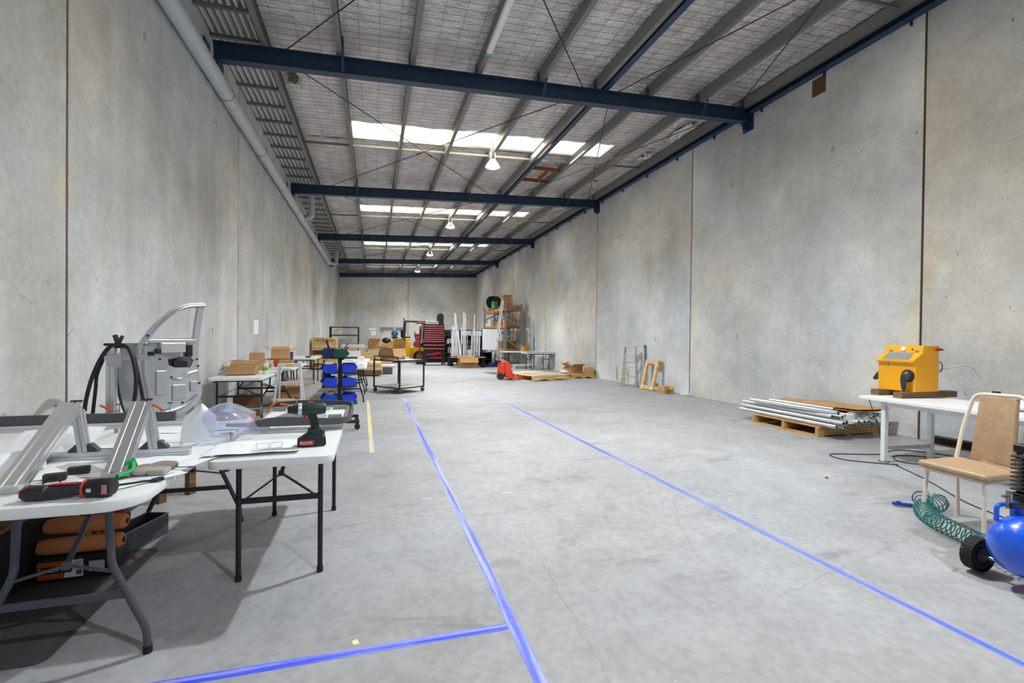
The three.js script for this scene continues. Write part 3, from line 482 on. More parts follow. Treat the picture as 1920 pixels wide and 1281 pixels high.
{
  const sh = new THREE.Shape(); sh.absellipse(0, 0, 0.019, 0.019, 0, 2 * PI); const ring = new THREE.Path(); ring.absellipse(0, 0, 0.01, 0.01, 0, 2 * PI, true); sh.holes.push(ring);
  const w = thing('combination_wrench', 'black steel wrench lying on paper by the screwdriver', 'wrench', [-0.99, TH + 0.004, -2.33], 0.36);
  part('shank', rbox(0.20, 0.006, 0.016, 0.002, 0, 0.004, 0), M(0x34353a, 0.35, 0.7), w);
  part('ring_end', ext(sh, 0.009, -0.112, 0.005, 0, PI / 2), M(0x34353a, 0.35, 0.7), w);
  part('open_end', ext([[-0.02, -0.016], [0.004, -0.02], [0.022, -0.018], [0.024, -0.008], [0.006, -0.007], [0.006, 0.007], [0.024, 0.008], [0.022, 0.018], [0.004, 0.02], [-0.02, 0.016]], 0.008, 0.108, 0.005, 0, PI / 2), M(0x34353a, 0.35, 0.7), w);
  const w2 = thing('scriber', 'thin dark steel rule lying at the right corner of the nearest table', 'tool', [-0.905, TH + 0.012, -2.55], -0.22);
  part('blade', rbox(0.17, 0.0025, 0.011, 0.001, 0, 0.002, 0), M(0x6c6e74, 0.3, 0.8), w2); part('tip', rbox(0.03, 0.003, 0.02, 0.001, 0.09, 0.003, 0), M(0x6c6e74, 0.3, 0.8), w2);
}
for (const [x, z, a, lb] of [[-1.305, -2.48, 0.3, 'black rubber block behind the left brace foot'], [-1.27, -2.58, 0.25, 'longer black rubber block beside the left brace']]) one('rubber_block', lb, 'block', rbox(0.075, 0.03, 0.035, 0.004, 0, 0.015, 0), M(0x33332f, 0.85), [x, TH + 0.003, z], a);
{
  const g = thing('work_gloves', 'pair of grey work gloves tied with a green strap', 'gloves', [-0.995, TH + 0.005, -2.52], 0.45);
  const glove = (name, ox, oz, a, m) => { const f = new THREE.Group(); f.name = name; f.position.set(ox, 0.0, oz); f.rotation.y = a; g.add(f); part('palm', ball(0.045, 0, 0.018, 0, 1.15, 0.4, 0.85), m, f); for (let i = 0; i < 4; i++) part('finger', tube([[0.035, 0.018, -0.03 + i * 0.02], [0.075 + (i === 1 || i === 2 ? 0.012 : 0), 0.02, -0.036 + i * 0.024], [0.105 + (i === 1 || i === 2 ? 0.018 : 0), 0.014, -0.04 + i * 0.026]], 0.0115, 8, 8), m, f); part('thumb', tube([[0, 0.018, 0.035], [0.03, 0.02, 0.058], [0.06, 0.014, 0.062]], 0.0115, 8, 8), m, f); part('cuff', rbox(0.07, 0.026, 0.085, 0.011, -0.062, 0.016, 0, 0, 0, 0.06), m, f); };
  glove('glove', 0.0, 0.0, 0.1, M(0x8d867a, 0.95)); glove('glove', -0.01, 0.055, 2.7, M(0xa7a196, 0.95));
  part('green_strap', [tube([[-0.06, 0.05, -0.02], [-0.045, 0.058, 0.02], [-0.05, 0.03, 0.06], [-0.1, 0.02, 0.09]], 0.009, 16, 6), rbox(0.04, 0.05, 0.012, 0.004, -0.05, 0.052, 0.02, 0.3, 0.4, 0.3)], M(0x2fae62, 0.6), g);
}
// ---------- dark foam fixture with toggle clamps over the left tables ----------
function toggleClamp(label, pos, turn, lean = 0.6, group = 'toggle clamps on the foam fixtures') {
  const t = thing('toggle_clamp', label, 'clamp', pos, turn, group);
  part('base_plate', [rbox(0.05, 0.006, 0.034, 0.001, 0, 0.003, 0), box(0.004, 0.03, 0.026, -0.012, 0.02, 0), box(0.004, 0.03, 0.026, 0.012, 0.02, 0)], mChrome, t);
  part('handle', tube([[0.0, 0.03, 0], [0.03, 0.03 + 0.03 * lean, 0], [0.075, 0.03 + 0.06 * lean, 0]], 0.0085, 10, 8), mOrange, t);
  part('arm', [bar([0, 0.03, 0], [-0.045, 0.04, 0], 0.012, 0.01), rod([-0.045, 0.01, 0], [-0.045, 0.085, 0], 0.004, 8)], mSteel, t);
  part('spindle_wing', rbox(0.036, 0.008, 0.006, 0.002, -0.045, 0.085, 0), mBlack, t);
  return t;
}
{
  const t = thing('foam_fixture', 'long charcoal foam strip on an aluminium rail across the left tables', 'fixture', [-1.78, TH, -3.75]);
  part('foam_strip', rbox(0.96, 0.062, 0.028, 0.004, 0, 0.071, 0), mCharcoal, t);
  part('rail', [profile([-0.5, 0.02, 0.0], [0.62, 0.02, 0.0], 0.04, 0.04)], mAlu, t);
  part('back_rail', profile([-0.5, 0.02, -0.28], [0.62, 0.02, -0.28], 0.04, 0.04), mAlu, t);
  for (const x of [-0.3, 0.25]) part('cross_rail', profile([x, 0.02, -0.26], [x, 0.02, -0.02], 0.04, 0.04), mAlu, t);
  for (const [x, a, l, lb] of [[-2.06, 0.1, 0.6, 'orange-handled toggle clamp at the left end of the long foam strip'], [-1.79, PI - 0.1, 0.8, 'orange-handled toggle clamp in front of the upright profile post'], [-1.48, PI, 0.9, 'orange-handled toggle clamp beside the car door base']]) toggleClamp(lb, [x, TH + 0.0405, -4.03], a, l);
  one('plastic_bottle', 'tiny white bottle standing on the foam strip rail', 'bottle', lathe([[0, 0], [0.012, 0], [0.012, 0.04], [0.006, 0.048], [0.006, 0.056], [0, 0.056]]), mPlasticWhite, [-1.95, TH + 0.0405, -4.03]);
}
// upright profile post with arm, and the black cable hung over it
{
  const t = thing('profile_post', 'upright aluminium post with a side arm holding the car door', 'post', [-1.826, TH + 0.0405, -4.1]);
  part('upright', profile([0, 0, 0], [0, 0.5, 0], 0.05, 0.05), mAlu, t);
  part('arm', profile([-0.03, 0.415, 0.03], [0.24, 0.415, -0.03], 0.03, 0.03), mAlu, t);
  part('corner_plate', box(0.09, 0.1, 0.006, 0.03, 0.4, 0.029), mSteel, t);
  part('top_clamp', [rbox(0.1, 0.02, 0.05, 0.004, 0.01, 0.512, 0), rbox(0.03, 0.07, 0.025, 0.006, 0.03, 0.55, 0, 0, 0, 0.3), rbox(0.02, 0.06, 0.02, 0.005, 0.06, 0.55, 0.01, 0.1, 0, -0.4)], M(0x4a443c, 0.6, 0.4), t);
  part('stop_block', rbox(0.04, 0.03, 0.03, 0.004, 0.235, 0.445, -0.025), mBlack, t);
  one('hung_cable', 'thick black cable looped over the upright post', 'cable', [tube([[-0.115, 0.0, 0.06], [-0.125, 0.1, 0.07], [-0.085, 0.32, 0.06], [-0.02, 0.5, 0.03], [0.05, 0.54, 0.02], [0.12, 0.505, 0.03], [0.17, 0.35, 0.06], [0.175, 0.2, 0.07], [0.145, 0.0, 0.06]], 0.0125, 60, 10), tube([[-0.1, 0.0, 0.035], [-0.075, 0.22, 0.045], [-0.07, 0.34, 0.03], [-0.02, 0.49, 0.0], [0.05, 0.525, -0.005], [0.13, 0.48, 0.01], [0.2, 0.2, 0.035], [0.215, 0.03, 0.035]], 0.011, 60, 10)], M(0x17171b, 0.5), [-1.826, TH + 0.012, -4.1]);
}
// car door shell
{
  const A = [-1.748, -4.3], B = [-1.431, -4.7], t = thing('car_door', 'bare silver car door shell with an open window frame', 'car door', [A[0], 0, A[1]], Math.atan2(-(B[1] - A[1]), B[0] - A[0]));
  const mDoor = M(0xc9ccd1, 0.28, 0.8), mDoorDark = M(0x8f9298, 0.4, 0.7);
  const outer = new THREE.Shape(); outer.moveTo(0, 1.282);
  outer.splineThru([[0.102, 1.433], [0.242, 1.568], [0.349, 1.624], [0.45, 1.642], [0.523, 1.645]].map((p) => new THREE.Vector2(...p)));
  for (const p of [[0.5, 1.499], [0.476, 1.36], [0.464, 1.212], [0.474, 1.036], [0.503, 0.9], [0.494, 0.839]]) outer.lineTo(...p);
  outer.splineThru([[0.43, 0.76], [0.33, 0.69], [0.2, 0.66], [0.105, 0.678]].map((p) => new THREE.Vector2(...p)));
  for (const p of [[0.054, 0.812], [0.023, 0.983], [0.001, 1.109]]) outer.lineTo(...p);
  const win = new THREE.Path([[0.071, 1.33], [0.09, 1.375], [0.161, 1.46], [0.285, 1.565], [0.38, 1.6], [0.468, 1.608], [0.448, 1.474], [0.432, 1.335]].map((p) => new THREE.Vector2(...p)));
  const cav = new THREE.Path([[0.205, 1.172], [0.3, 1.19], [0.385, 1.2], [0.43, 1.15], [0.395, 1.085], [0.27, 1.09], [0.215, 1.115]].map((p) => new THREE.Vector2(...p)));
  outer.holes.push(win, cav);
  part('inner_panel', ext(outer, 0.03, 0, 0, 0, 0, 0, 0, 0.006), mDoor, t);
  // pressed rim round the panel
  const rim = [[0.03, 1.29], [0.12, 1.425], [0.25, 1.55], [0.36, 1.606], [0.505, 1.625]];
  part('window_channel', tube(rim.map(([x, y]) => [x + 0.012, y, 0.02]), 0.011, 40, 8), mDoor, t);
  part('belt_line_pressing', rbox(0.38, 0.035, 0.03, 0.01, 0.25, 1.315, 0.02), mDoor, t);
  part('pressed_rib', [tube([[0.04, 1.26, 0.02], [0.04, 1.1, 0.02], [0.065, 0.93, 0.02], [0.11, 0.75, 0.02]], 0.016, 24, 8), tube([[0.12, 0.735, 0.02], [0.25, 0.745, 0.022], [0.36, 0.78, 0.022], [0.46, 0.85, 0.02]], 0.013, 24, 8), rbox(0.08, 0.2, 0.018, 0.008, 0.16, 0.98, 0.018), tube([[0.24, 1.02, 0.018], [0.3, 1.0, 0.02], [0.38, 1.04, 0.02], [0.45, 1.06, 0.018]], 0.012, 20, 8), rbox(0.11, 0.13, 0.014, 0.01, 0.3, 0.89, 0.018), rbox(0.06, 0.09, 0.014, 0.008, 0.42, 0.93, 0.018)], mDoor, t);
  part('lock_box', [rbox(0.2, 0.085, 0.04, 0.01, 0.235, 1.262, 0.035)], mAlu, t);
  part('rubber_stop', rbox(0.035, 0.04, 0.03, 0.006, 0.125, 1.235, 0.04), mBlack, t); part('rubber_stop', rbox(0.05, 0.1, 0.03, 0.006, 0.375, 1.235, 0.025), mBlack, t);
  part('inner_skin', sheet(14, 16, (u, v) => { const y = 0.67 + 0.63 * v, x0 = -0.125 + 0.1 * (1 - v) ** 2 * 1.2 + 0.06 * v * v, x1 = 0.5; return [x0 + (x1 - x0) * u, y, -0.06 - 0.11 * Math.sin(PI * Math.min(1, 0.15 + 0.8 * v)) * (0.4 + 0.6 * Math.sin(PI * Math.min(1, u * 0.9 + 0.1)))]; }, 0.002), mDoorDark, t, 'outer skin of the door seen from within');
  part('hinge_face', sheet(6, 12, (u, v) => { const y = 0.68 + 0.62 * v, x0 = -0.125 + 0.1 * (1 - v) ** 2 * 1.2 + 0.06 * v * v, xa = 0.02 + 0.09 * (1 - v) ** 2; return [x0 + (xa - x0) * u, y, -0.085 + 0.085 * u]; }, 0.002), mDoor, t);
  part('regulator', [rbox(0.12, 0.05, 0.03, 0.01, 0.33, 1.12, -0.02), cyl(0.03, 0.03, 0.03, 0.3, 1.135, -0.015, PI / 2)], mBlack, t);
  for (const [x, y] of [[0.06, 1.36], [0.058, 1.31], [0.15, 1.17], [0.46, 1.1], [0.47, 0.95], [0.075, 0.86], [0.45, 1.16], [0.05, 1.24], [0.33, 0.8]]) part('hole_plug', cyl(0.008, 0.008, 0.01, x, y, 0.017, PI / 2, 0, 0, 10), mBlack, t);
  const st = thing('door_stand', 'low timber stand under the car door', 'stand', [-1.6, 0, -4.52], t.rotation.y);
  part('leg', rbox(0.06, 0.64, 0.06, 0.004, -0.08, 0.32, 0), mDarkWood, st); part('leg', rbox(0.06, 0.64, 0.06, 0.004, 0.16, 0.32, 0), mDarkWood, st); part('sill', rbox(0.4, 0.02, 0.3, 0.003, 0.04, 0.65, -0.03), mDarkWood, st);
}
// ---------- items under and around the nearest table ----------
one('floor_mat', 'dark grey anti-fatigue mat under the nearest table', 'mat', [ext(slabShape(0.9, 1.1, 0.05), 0.012, 0, 0.0065, 0, PI / 2, 0, 0, 0.004)], M(0x4b4648, 0.9), [-1.75, 0, -2.95]);
{
  const c = thing('plywood_crate', 'dark crate with a plywood lid under the left table', 'crate', [-2.1, 0, -3.26]);
  part('crate_side', [box(0.62, 0.36, 0.012, 0, 0.193, 0.36), box(0.62, 0.36, 0.012, 0, 0.193, -0.36), box(0.012, 0.36, 0.72, 0.31, 0.193, 0), box(0.012, 0.36, 0.72, -0.31, 0.193, 0)], M(0x18171a, 0.8), c);
  part('lid', box(0.68, 0.018, 0.8, 0, 0.383, 0), mDarkWood, c);
}
{
  const trayTex = canvasTex(512, 160, (g, w, h) => { g.fillStyle = '#1f1e20'; g.fillRect(0, 0, w, h); g.fillStyle = '#c4552e'; g.fillRect(14, 14, 210, h - 28); g.fillStyle = '#e9e9e7'; g.beginPath(); g.moveTo(226, 14); g.lineTo(w - 190, 14); g.lineTo(w - 190, h - 14); g.lineTo(190, h - 14); g.fill(); g.fillStyle = '#1b1b1d'; g.beginPath(); g.moveTo(40, 52); g.lineTo(262, 52); g.lineTo(240, 106); g.lineTo(30, 106); g.fill(); g.fillStyle = '#f4f4f2'; g.font = 'bold 34px sans-serif'; g.fillText('ROLLER TRAY', 44, 92, 196); g.fillStyle = '#b33a34'; g.fillRect(262, 62, 52, 22); g.fillStyle = '#55555a'; g.fillRect(274, 96, 38, 34); for (let i = 0; i < 4; i++) g.fillRect(258, 28 + i * 7, 56, 3); g.fillStyle = '#b9c4d2'; g.fillRect(360, 40, 110, 80); });
  const c = thing('roller_tray_box', 'black and orange roller tray box under the nearest table', 'box', [-1.585, 0.0125, -3.28], 0.05);
  part('carton_body', rbox(0.34, 0.125, 0.24, 0.004, 0, 0.0625, 0), M(0x201f21, 0.6), c);
  const f = new THREE.BoxGeometry(0.335, 0.115, 0.001); part('printed_front', boxUV(put(clean(f), 0, 0.0625, 0.1208), (x, y) => [x / 0.335 + 0.5, (y - 0.0625) / 0.115 + 0.5]), new THREE.MeshStandardMaterial({ map: trayTex, roughness: 0.4 }), c);
  for (const [y, z, a, lb] of [[0.185, -3.22, 0.03, 'lower orange foam roll resting on the roller tray box'], [0.279, -3.27, -0.02, 'upper orange foam roll on top of the other']]) { const r = thing('foam_roll', lb, 'foam roll', [-1.575, y, z], a, 'orange foam rolls'); part('tube', lathe([[0.018, -0.2], [0.03, -0.2], [0.043, -0.185], [0.046, -0.1], [0.044, 0.15], [0.036, 0.185], [0.018, 0.19]], 0, 0, 0, 0, 0, PI / 2), M(0xd98a58, 0.85), r); part('core', cyl(0.018, 0.018, 0.36, 0, 0, 0, 0, 0, PI / 2), M(0x8a5434, 0.9), r); }
}
{
  const b = thing('tool_bag', 'black tool bag with a small red badge under the table', 'bag', [-1.96, 0, -3.9], 0.05);
  part('bag_body', rbox(0.34, 0.3, 0.24, 0.04, 0, 0.155, 0), M(0x1d1c20, 0.9), b); part('flap', rbox(0.345, 0.09, 0.25, 0.03, 0, 0.285, 0.002), M(0x232227, 0.85), b);
  part('badge', cyl(0.024, 0.024, 0.006, 0.09, 0.29, 0.129, PI / 2), M(0xc13a3f, 0.4), b); part('handle', pipe([[-0.09, 0.32, 0], [-0.09, 0.38, 0], [0.09, 0.38, 0], [0.09, 0.32, 0]], 0.01, 8), mBlack, b); part('zip_pull', rbox(0.012, 0.006, 0.004, 0.001, 0.03, 0.2, 0.123), mSteel, b);
  one('orange_board', 'flat orange plastic board leaning beside the tool bag', 'board', ext([[-0.06, 0], [0.1, 0], [0.1, 0.22], [0.06, 0.3], [-0.06, 0.16]], 0.012, 0, 0, 0), M(0xc9551c, 0.6), [-1.66, 0.002, -3.74], 0.1);
  const k = thing('tool_tray', 'open grey steel tool tray on the floor behind the table leg', 'tray', [-1.53, 0, -3.64], -0.3);
  part('tray_shell', [box(0.15, 0.006, 0.36, 0.055, 0.005, 0), box(0.006, 0.13, 0.36, 0.13, 0.068, 0), box(0.006, 0.13, 0.36, -0.02, 0.068, 0), box(0.15, 0.13, 0.006, 0.055, 0.068, 0.18), box(0.15, 0.13, 0.006, 0.055, 0.068, -0.18)], M(0x5b6066, 0.5, 0.3), k); part('rim', [rod([0.13, 0.135, -0.18], [0.13, 0.135, 0.18], 0.006), rod([-0.02, 0.135, -0.18], [-0.02, 0.135, 0.18], 0.006), rod([-0.02, 0.135, 0.18], [0.13, 0.135, 0.18], 0.006), rod([-0.02, 0.135, -0.18], [0.13, 0.135, -0.18], 0.006)], M(0x6b7076, 0.4, 0.4), k);
  const lv = thing('spirit_level', 'yellow and black level leaning by the crate', 'level', [-1.72, 0.0125, -3.5], 1.2); part('beam', rbox(0.03, 0.4, 0.05, 0.004, 0, 0.185, 0, 0, 0, 0.5), M(0xd6be1e, 0.5), lv); part('end_cap', rbox(0.034, 0.03, 0.054, 0.004, -0.094, 0.357, 0, 0, 0, 0.5), mBlack, lv);
}
// ---------- drill table: drill, glasses, bumper fixture ----------
{
  const d = thing('cordless_drill', 'dark green cordless drill standing on its red-labelled battery', 'drill', [-0.335, TH, -2.925], 0.12);
  const g = M(0x12382f, 0.5), bk = mBlack, lab = canvasTex(256, 96, (c, w, h) => { c.fillStyle = '#b3262b'; c.fillRect(0, 0, w, h); c.fillStyle = '#f2e9e8'; c.fillRect(16, 20, 18, 44); c.fillRect(48, 36, 92, 12); c.font = 'bold 40px sans-serif'; c.fillText('18V', 152, 56); c.fillRect(40, 74, 200, 6); });
  part('battery', ext([[-0.075, 0], [0.065, 0], [0.075, 0.012], [0.072, 0.05], [0.0, 0.078], [-0.02, 0.078], [-0.078, 0.04], [-0.078, 0.008]], 0.085, 0, 0, 0, 0, 0, 0, 0.006), bk, d);
  part('battery_label', boxUV(put(clean(new THREE.BoxGeometry(0.075, 0.026, 0.001)), -0.028, 0.026, 0.0432), (x, y) => [(x + 0.028) / 0.075 + 0.5, (y - 0.026) / 0.026 + 0.5]), new THREE.MeshStandardMaterial({ map: lab, roughness: 0.4 }), d);
  part('battery_release', rbox(0.012, 0.02, 0.02, 0.003, 0.06, 0.062, 0.035), M(0xb5363a, 0.4), d);
  part('foot', ext([[-0.03, 0.07], [0.066, 0.05], [0.068, 0.085], [0.045, 0.105], [-0.02, 0.1]], 0.07, 0, 0, 0, 0, 0, 0, 0.008), g, d);
  part('grip', tube([[0.018, 0.085, 0], [0.012, 0.13, 0], [-0.004, 0.18, 0], [-0.012, 0.2, 0]], 0.024, 16, 12), M(0x1a1e1f, 0.6), d);
  part('trigger', rbox(0.018, 0.036, 0.022, 0.006, -0.04, 0.168, 0, 0, 0, 0.15), M(0xb0262b, 0.45), d);
  part('motor_housing', lathe([[0, -0.085], [0.026, -0.085], [0.033, -0.075], [0.035, -0.02], [0.035, 0.03], [0.031, 0.045], [0, 0.045]], -0.012, 0.212, 0, 0, 0, PI / 2), g, d);
  part('clutch_ring', lathe([[0, 0], [0.036, 0], [0.038, 0.006], [0.037, 0.02], [0, 0.02]], -0.055, 0.212, 0, 0, 0, PI / 2), M(0xcfd2d4, 0.35, 0.6), d);
  part('chuck', lathe([[0, 0], [0.027, 0], [0.027, 0.025], [0.022, 0.03], [0.022, 0.046], [0.016, 0.055], [0, 0.055]], -0.075, 0.212, 0, 0, 0, PI / 2), bk, d);
  part('speed_switch', rbox(0.03, 0.008, 0.02, 0.003, -0.01, 0.25, 0), M(0xcf4a3c, 0.45), d); part('rear_vent', [0, 1, 2].map((i) => rbox(0.004, 0.014, 0.05, 0.001, 0.045 + i * 0.008, 0.21, 0)), bk, d);
  const s = thing('safety_glasses', 'clear safety glasses on the drawing of the drill table', 'glasses', [-0.545, TH + 0.006, -2.86], 0.15);
  for (const q of [-1, 1]) { part('lens', sheet(8, 4, (u, v) => [q * 0.034 + (u - 0.5) * 0.056, 0.004 + 0.03 * v, -0.008 * Math.sin(u * PI) * 1.0]), mClear, s); part('rim', pipe([[q * 0.034 - 0.03, 0.004, 0], [q * 0.034 + 0.03, 0.004, 0], [q * 0.034 + 0.03, 0.035, 0], [q * 0.034 - 0.03, 0.035, 0], [q * 0.034 - 0.03, 0.004, 0]], 0.0018, 6, 0.012), M(0xeef0f2, 0.3), s); part('temple', rod([q * 0.066, 0.03, 0], [q * 0.06, 0.004, -0.1], 0.0018, 6), M(0xeef0f2, 0.3), s); }
}
{
  // charcoal bumper-trim ring on white jig plates, beyond the drill
  const t = thing('trim_fixture', 'charcoal looped trim strip on white jig plates behind the drill', 'fixture', [-0.5, TH, -3.78]);
  part('jig_plate', [box(0.5, 0.02, 0.18, 0.03, 0.011, 0.27), box(0.5, 0.02, 0.2, 0.03, 0.011, -0.24), box(0.14, 0.02, 0.72, 0.24, 0.031, 0.02), box(0.1, 0.02, 0.7, -0.2, 0.031, 0.0)], M(0xe6e7e6, 0.5), t);
  const edge = [[-0.4, 0.36, 0.062], [-0.28, 0.4, 0.066], [-0.12, 0.415, 0.1], [0.08, 0.42, 0.094], [0.22, 0.425, 0.086], [0.3, 0.4, 0.084], [0.335, 0.33, 0.082], [0.34, 0.1, 0.08], [0.335, -0.25, 0.082], [0.32, -0.36, 0.085], [0.25, -0.395, 0.09], [0.1, -0.4, 0.098], [-0.1, -0.4, 0.1], [-0.25, -0.39, 0.09], [-0.4, -0.36, 0.075], [-0.52, -0.3, 0.062]];
  const curve = new THREE.CatmullRomCurve3(edge.map(([x, z, y]) => V(x, y, z))), pts = curve.getPoints(70);
  part('trim_strip', sheet(70, 1, (u, v) => { const p = pts[Math.round(u * 70)]; return [p.x, v ? p.y : 0.042, p.z]; }, 0.014), mCharcoal, t);
  part('inner_lip', sheet(70, 1, (u, v) => { const p = pts[Math.round(u * 70)], k = v ? 0.88 : 0.985; return [p.x * k, 0.05, p.z * k]; }, 0.006), M(0x77777a, 0.75), t);
  part('spacer_block', [[-0.2, 0.27], [0.24, 0.2], [-0.2, -0.25], [0.24, -0.26], [0.05, -0.05]].map(([x, z]) => rbox(0.09, 0.03, 0.05, 0.003, x, 0.056, z)), M(0x8f918f, 0.5, 0.3), t);
  part('centre_rail', profile([-0.1, 0.06, 0.26], [0.04, 0.06, -0.3], 0.08, 0.03), M(0x9fa19f, 0.4, 0.5), t);
  toggleClamp('orange-handled toggle clamp at the near left of the trim fixture', [-0.77, TH + 0.001, -3.5], PI * 0.52, 1.2);
  toggleClamp('orange-handled toggle clamp at the far left of the trim fixture', [-0.8, TH + 0.001, -4.1], 0.4, 1.3);
  toggleClamp('orange-handled toggle clamp at the back of the trim fixture', [-0.62, TH + 0.052, -4.03], PI, 0.2);
  one('parts_tray', 'shallow cardboard tray of scraps at the back of the nearest table', 'tray', [box(0.34, 0.03, 0.2, 0, 0.016, 0)], mCard, [-1.08, TH + 0.001, -3.98], 0.12);
  one('blue_rag', 'crumpled light blue rag on the cardboard tray', 'rag', ball(0.05, 0, 0.02, 0, 1.3, 0.4, 0.8), M(0x4c9cc4, 0.9), [-1.05, TH + 0.034, -3.98]);
}
// ---------- right side: work table, blast cabinet, chair, compressor ----------
const GRP = { cart: 'cardboard cartons on the floor by the right wall' };
{
  const t = thing('work_table', 'long white work table on square legs along the right wall', 'table', [5.87, 0, -2.86], -0.09);
  part('tabletop', rbox(0.84, 0.04, 2.6, 0.006, 0, 0.715, 0), mPlasticWhite, t);
  const lm = M(0xdfe2e2, 0.45);
  for (const z of [-1.06, 1.06]) { for (const x of [-0.33, 0.33]) { const l = part('leg', rbox(0.05, 0.695, 0.05, 0.004, x, 0.348, z), lm, t); part('foot_plate', cyl(0.055, 0.05, 0.006, x, 0.0035, z), M(0x4a4a4c, 0.6), l); } part('stretcher', rbox(0.62, 0.045, 0.025, 0.003, 0, 0.16, z), mAlu, t); }
  part('side_rail', [rbox(0.025, 0.05, 2.1, 0.003, 0.33, 0.668, 0), rbox(0.025, 0.05, 2.1, 0.003, -0.33, 0.668, 0)], lm, t);
  const b = [['timber_block', 'short end of the timber block under the back of the yellow cabinet', 6.1, -4.17, 0.6], ['timber_block', 'long timber block under the front of the yellow cabinet', 6.17, -3.87, 0.86]];
  for (const [n, lb, x, z, L] of b) one(n, lb, 'timber', rbox(L, 0.07, 0.1, 0.003, 0, 0.035, 0), mDarkWood, [x, 0.7355, z], -0.03, 'timber blocks under the cabinet');
}
{
  const y0 = 0.806, t = thing('blast_cabinet', 'yellow sandblasting cabinet with sloped window and black gloves', 'cabinet', [5.93, y0, -4.03], -0.03), mY = M(0xf2a90a, 0.42);
  // profile in x (depth) and y, extruded along z
  part('cabinet_body', ext([[0, 0], [0.36, 0], [0.36, 0.53], [0.12, 0.53], [0.1, 0.44], [-0.02, 0.36], [0, 0.3]], 0.42, 0, 0, 0, 0, 0, 0, 0.004), mY, t);
  const lid = part('lid', ext([[-0.035, 0.335], [0.115, 0.435], [0.115, 0.455], [-0.04, 0.355]], 0.43, 0, 0, 0, 0, 0, 0, 0.004), mY, t);
  part('window', sheet(1, 1, (u, v) => [-0.028 + 0.125 * u, 0.3665 + 0.0835 * u, -0.15 + 0.3 * v * (1 - 0.1 * u)]), M(0x8e9498, 0.15, 0.1), lid);
  part('latch', [rbox(0.012, 0.05, 0.02, 0.002, -0.012, 0.32, -0.09)], mSteel, t);
  part('control_strip', box(0.002, 0.045, 0.3, 0.113, 0.49, 0, 0, 0, -0.2), M(0xe9a61a, 0.4), t);
  part('gauge', cyl(0.026, 0.026, 0.018, 0.108, 0.49, 0.0, 0, 0, PI / 2 - 0.2), M(0xeceeee, 0.3), t); part('switch', cyl(0.009, 0.009, 0.014, 0.108, 0.487, 0.1, 0, 0, PI / 2 - 0.2), M(0x7d2a18, 0.5), t);
  for (const z of [-0.14, 0.15]) part('hinge', rbox(0.012, 0.03, 0.045, 0.003, 0.108, 0.46, z), mSteel, t);
  part('power_knob', cyl(0.016, 0.016, 0.04, 0.31, 0.49, 0.225, PI / 2), mRed, t); part('air_fitting', cyl(0.01, 0.01, 0.05, 0.33, 0.487, 0.24, PI / 2), mBlack, t);
  const port = part('glove_port', torus(0.062, 0.012, 0.0, 0.18, 0.13, 0, PI / 2, 0), mBlack, t);
  const glove = (g) => sheet(14, 10, g);
  part('rubber_glove', clean(mergeVertices(glove((u, v) => { const a = u * 2 * PI, k = 1 - 0.62 * v + 0.1 * Math.sin(a * 3 + v * 5); return [-0.02 - 0.05 * Math.sin(v * 2.2), 0.18 + 0.06 * k * Math.cos(a) - 0.16 * v * v, 0.13 + 0.058 * k * Math.sin(a)]; }))), M(0x2a2b2e, 0.4, 0, { side: THREE.DoubleSide }), t);
  part('rubber_glove', clean(glove((u, v) => { const a = u * 2 * PI, k = 1 - 0.45 * v + 0.12 * Math.sin(a * 3 + v * 4); return [0.14 + 0.075 * k * Math.sin(a) * (1 - 0.2 * v), 0.19 + 0.075 * k * Math.cos(a) - 0.05 * v, -0.215 - 0.13 * v - 0.02 * Math.sin(a * 2) * v]; })), M(0x2a2b2e, 0.4, 0, { side: THREE.DoubleSide }), t);
  part('mains_lead', tube([[0.36, 0.38, 0.1], [0.47, 0.33, 0.16], [0.45, 0.24, 0.18], [0.42, 0.22, 0.16]], 0.005, 20, 6), mBlack, t);
  one('air_hose', 'pale hose hanging behind the yellow cabinet down to the floor', 'hose', tube([[6.42, 1.05, -3.9], [6.7, 1.1, -3.75], [6.8, 0.9, -3.7], [6.62, 0.81, -3.75], [6.62, 0.76, -3.72]], 0.007, 40, 6), M(0xc9ccc6, 0.5));
}
{
  const j = thing('glass_jar', 'clear jar with a black lid at the back of the work table', 'jar', [6.26, 0.7355, -3.27]); part('jar_body', lathe([[0, 0], [0.036, 0], [0.038, 0.01], [0.038, 0.08], [0.028, 0.1], [0.028, 0.112]]), M(0xe8eef2, 0.08, 0, { transmission: 0.85, thickness: 0, side: THREE.DoubleSide }), j); part('jar_lid', cyl(0.033, 0.033, 0.026, 0, 0.122, 0), mBlack, j); part('jar_base_label', cyl(0.0385, 0.0385, 0.018, 0, 0.02, 0), M(0x222226, 0.5), j);
  const pts = []; const g = new THREE.IcosahedronGeometry(0.1, 3), p = g.attributes.position; for (let i = 0; i < p.count; i++) { const x = p.getX(i), y = p.getY(i), z = p.getZ(i), k = 1 + 0.16 * Math.sin(x * 60 + y * 41) * Math.sin(z * 52 + x * 30) ; p.setXYZ(i, x * 1.6 * k, Math.max(0, y * 0.62 * k + 0.05), z * 1.3 * k); } g.computeVertexNormals();
  one('plastic_bag', 'white crumpled plastic bag on the work table behind the chair', 'bag', clean(mergeVertices(clean(g))), M(0xeceeef, 0.25, 0, { clearcoat: 0.5 }), [5.92, 0.736, -2.92]);
}
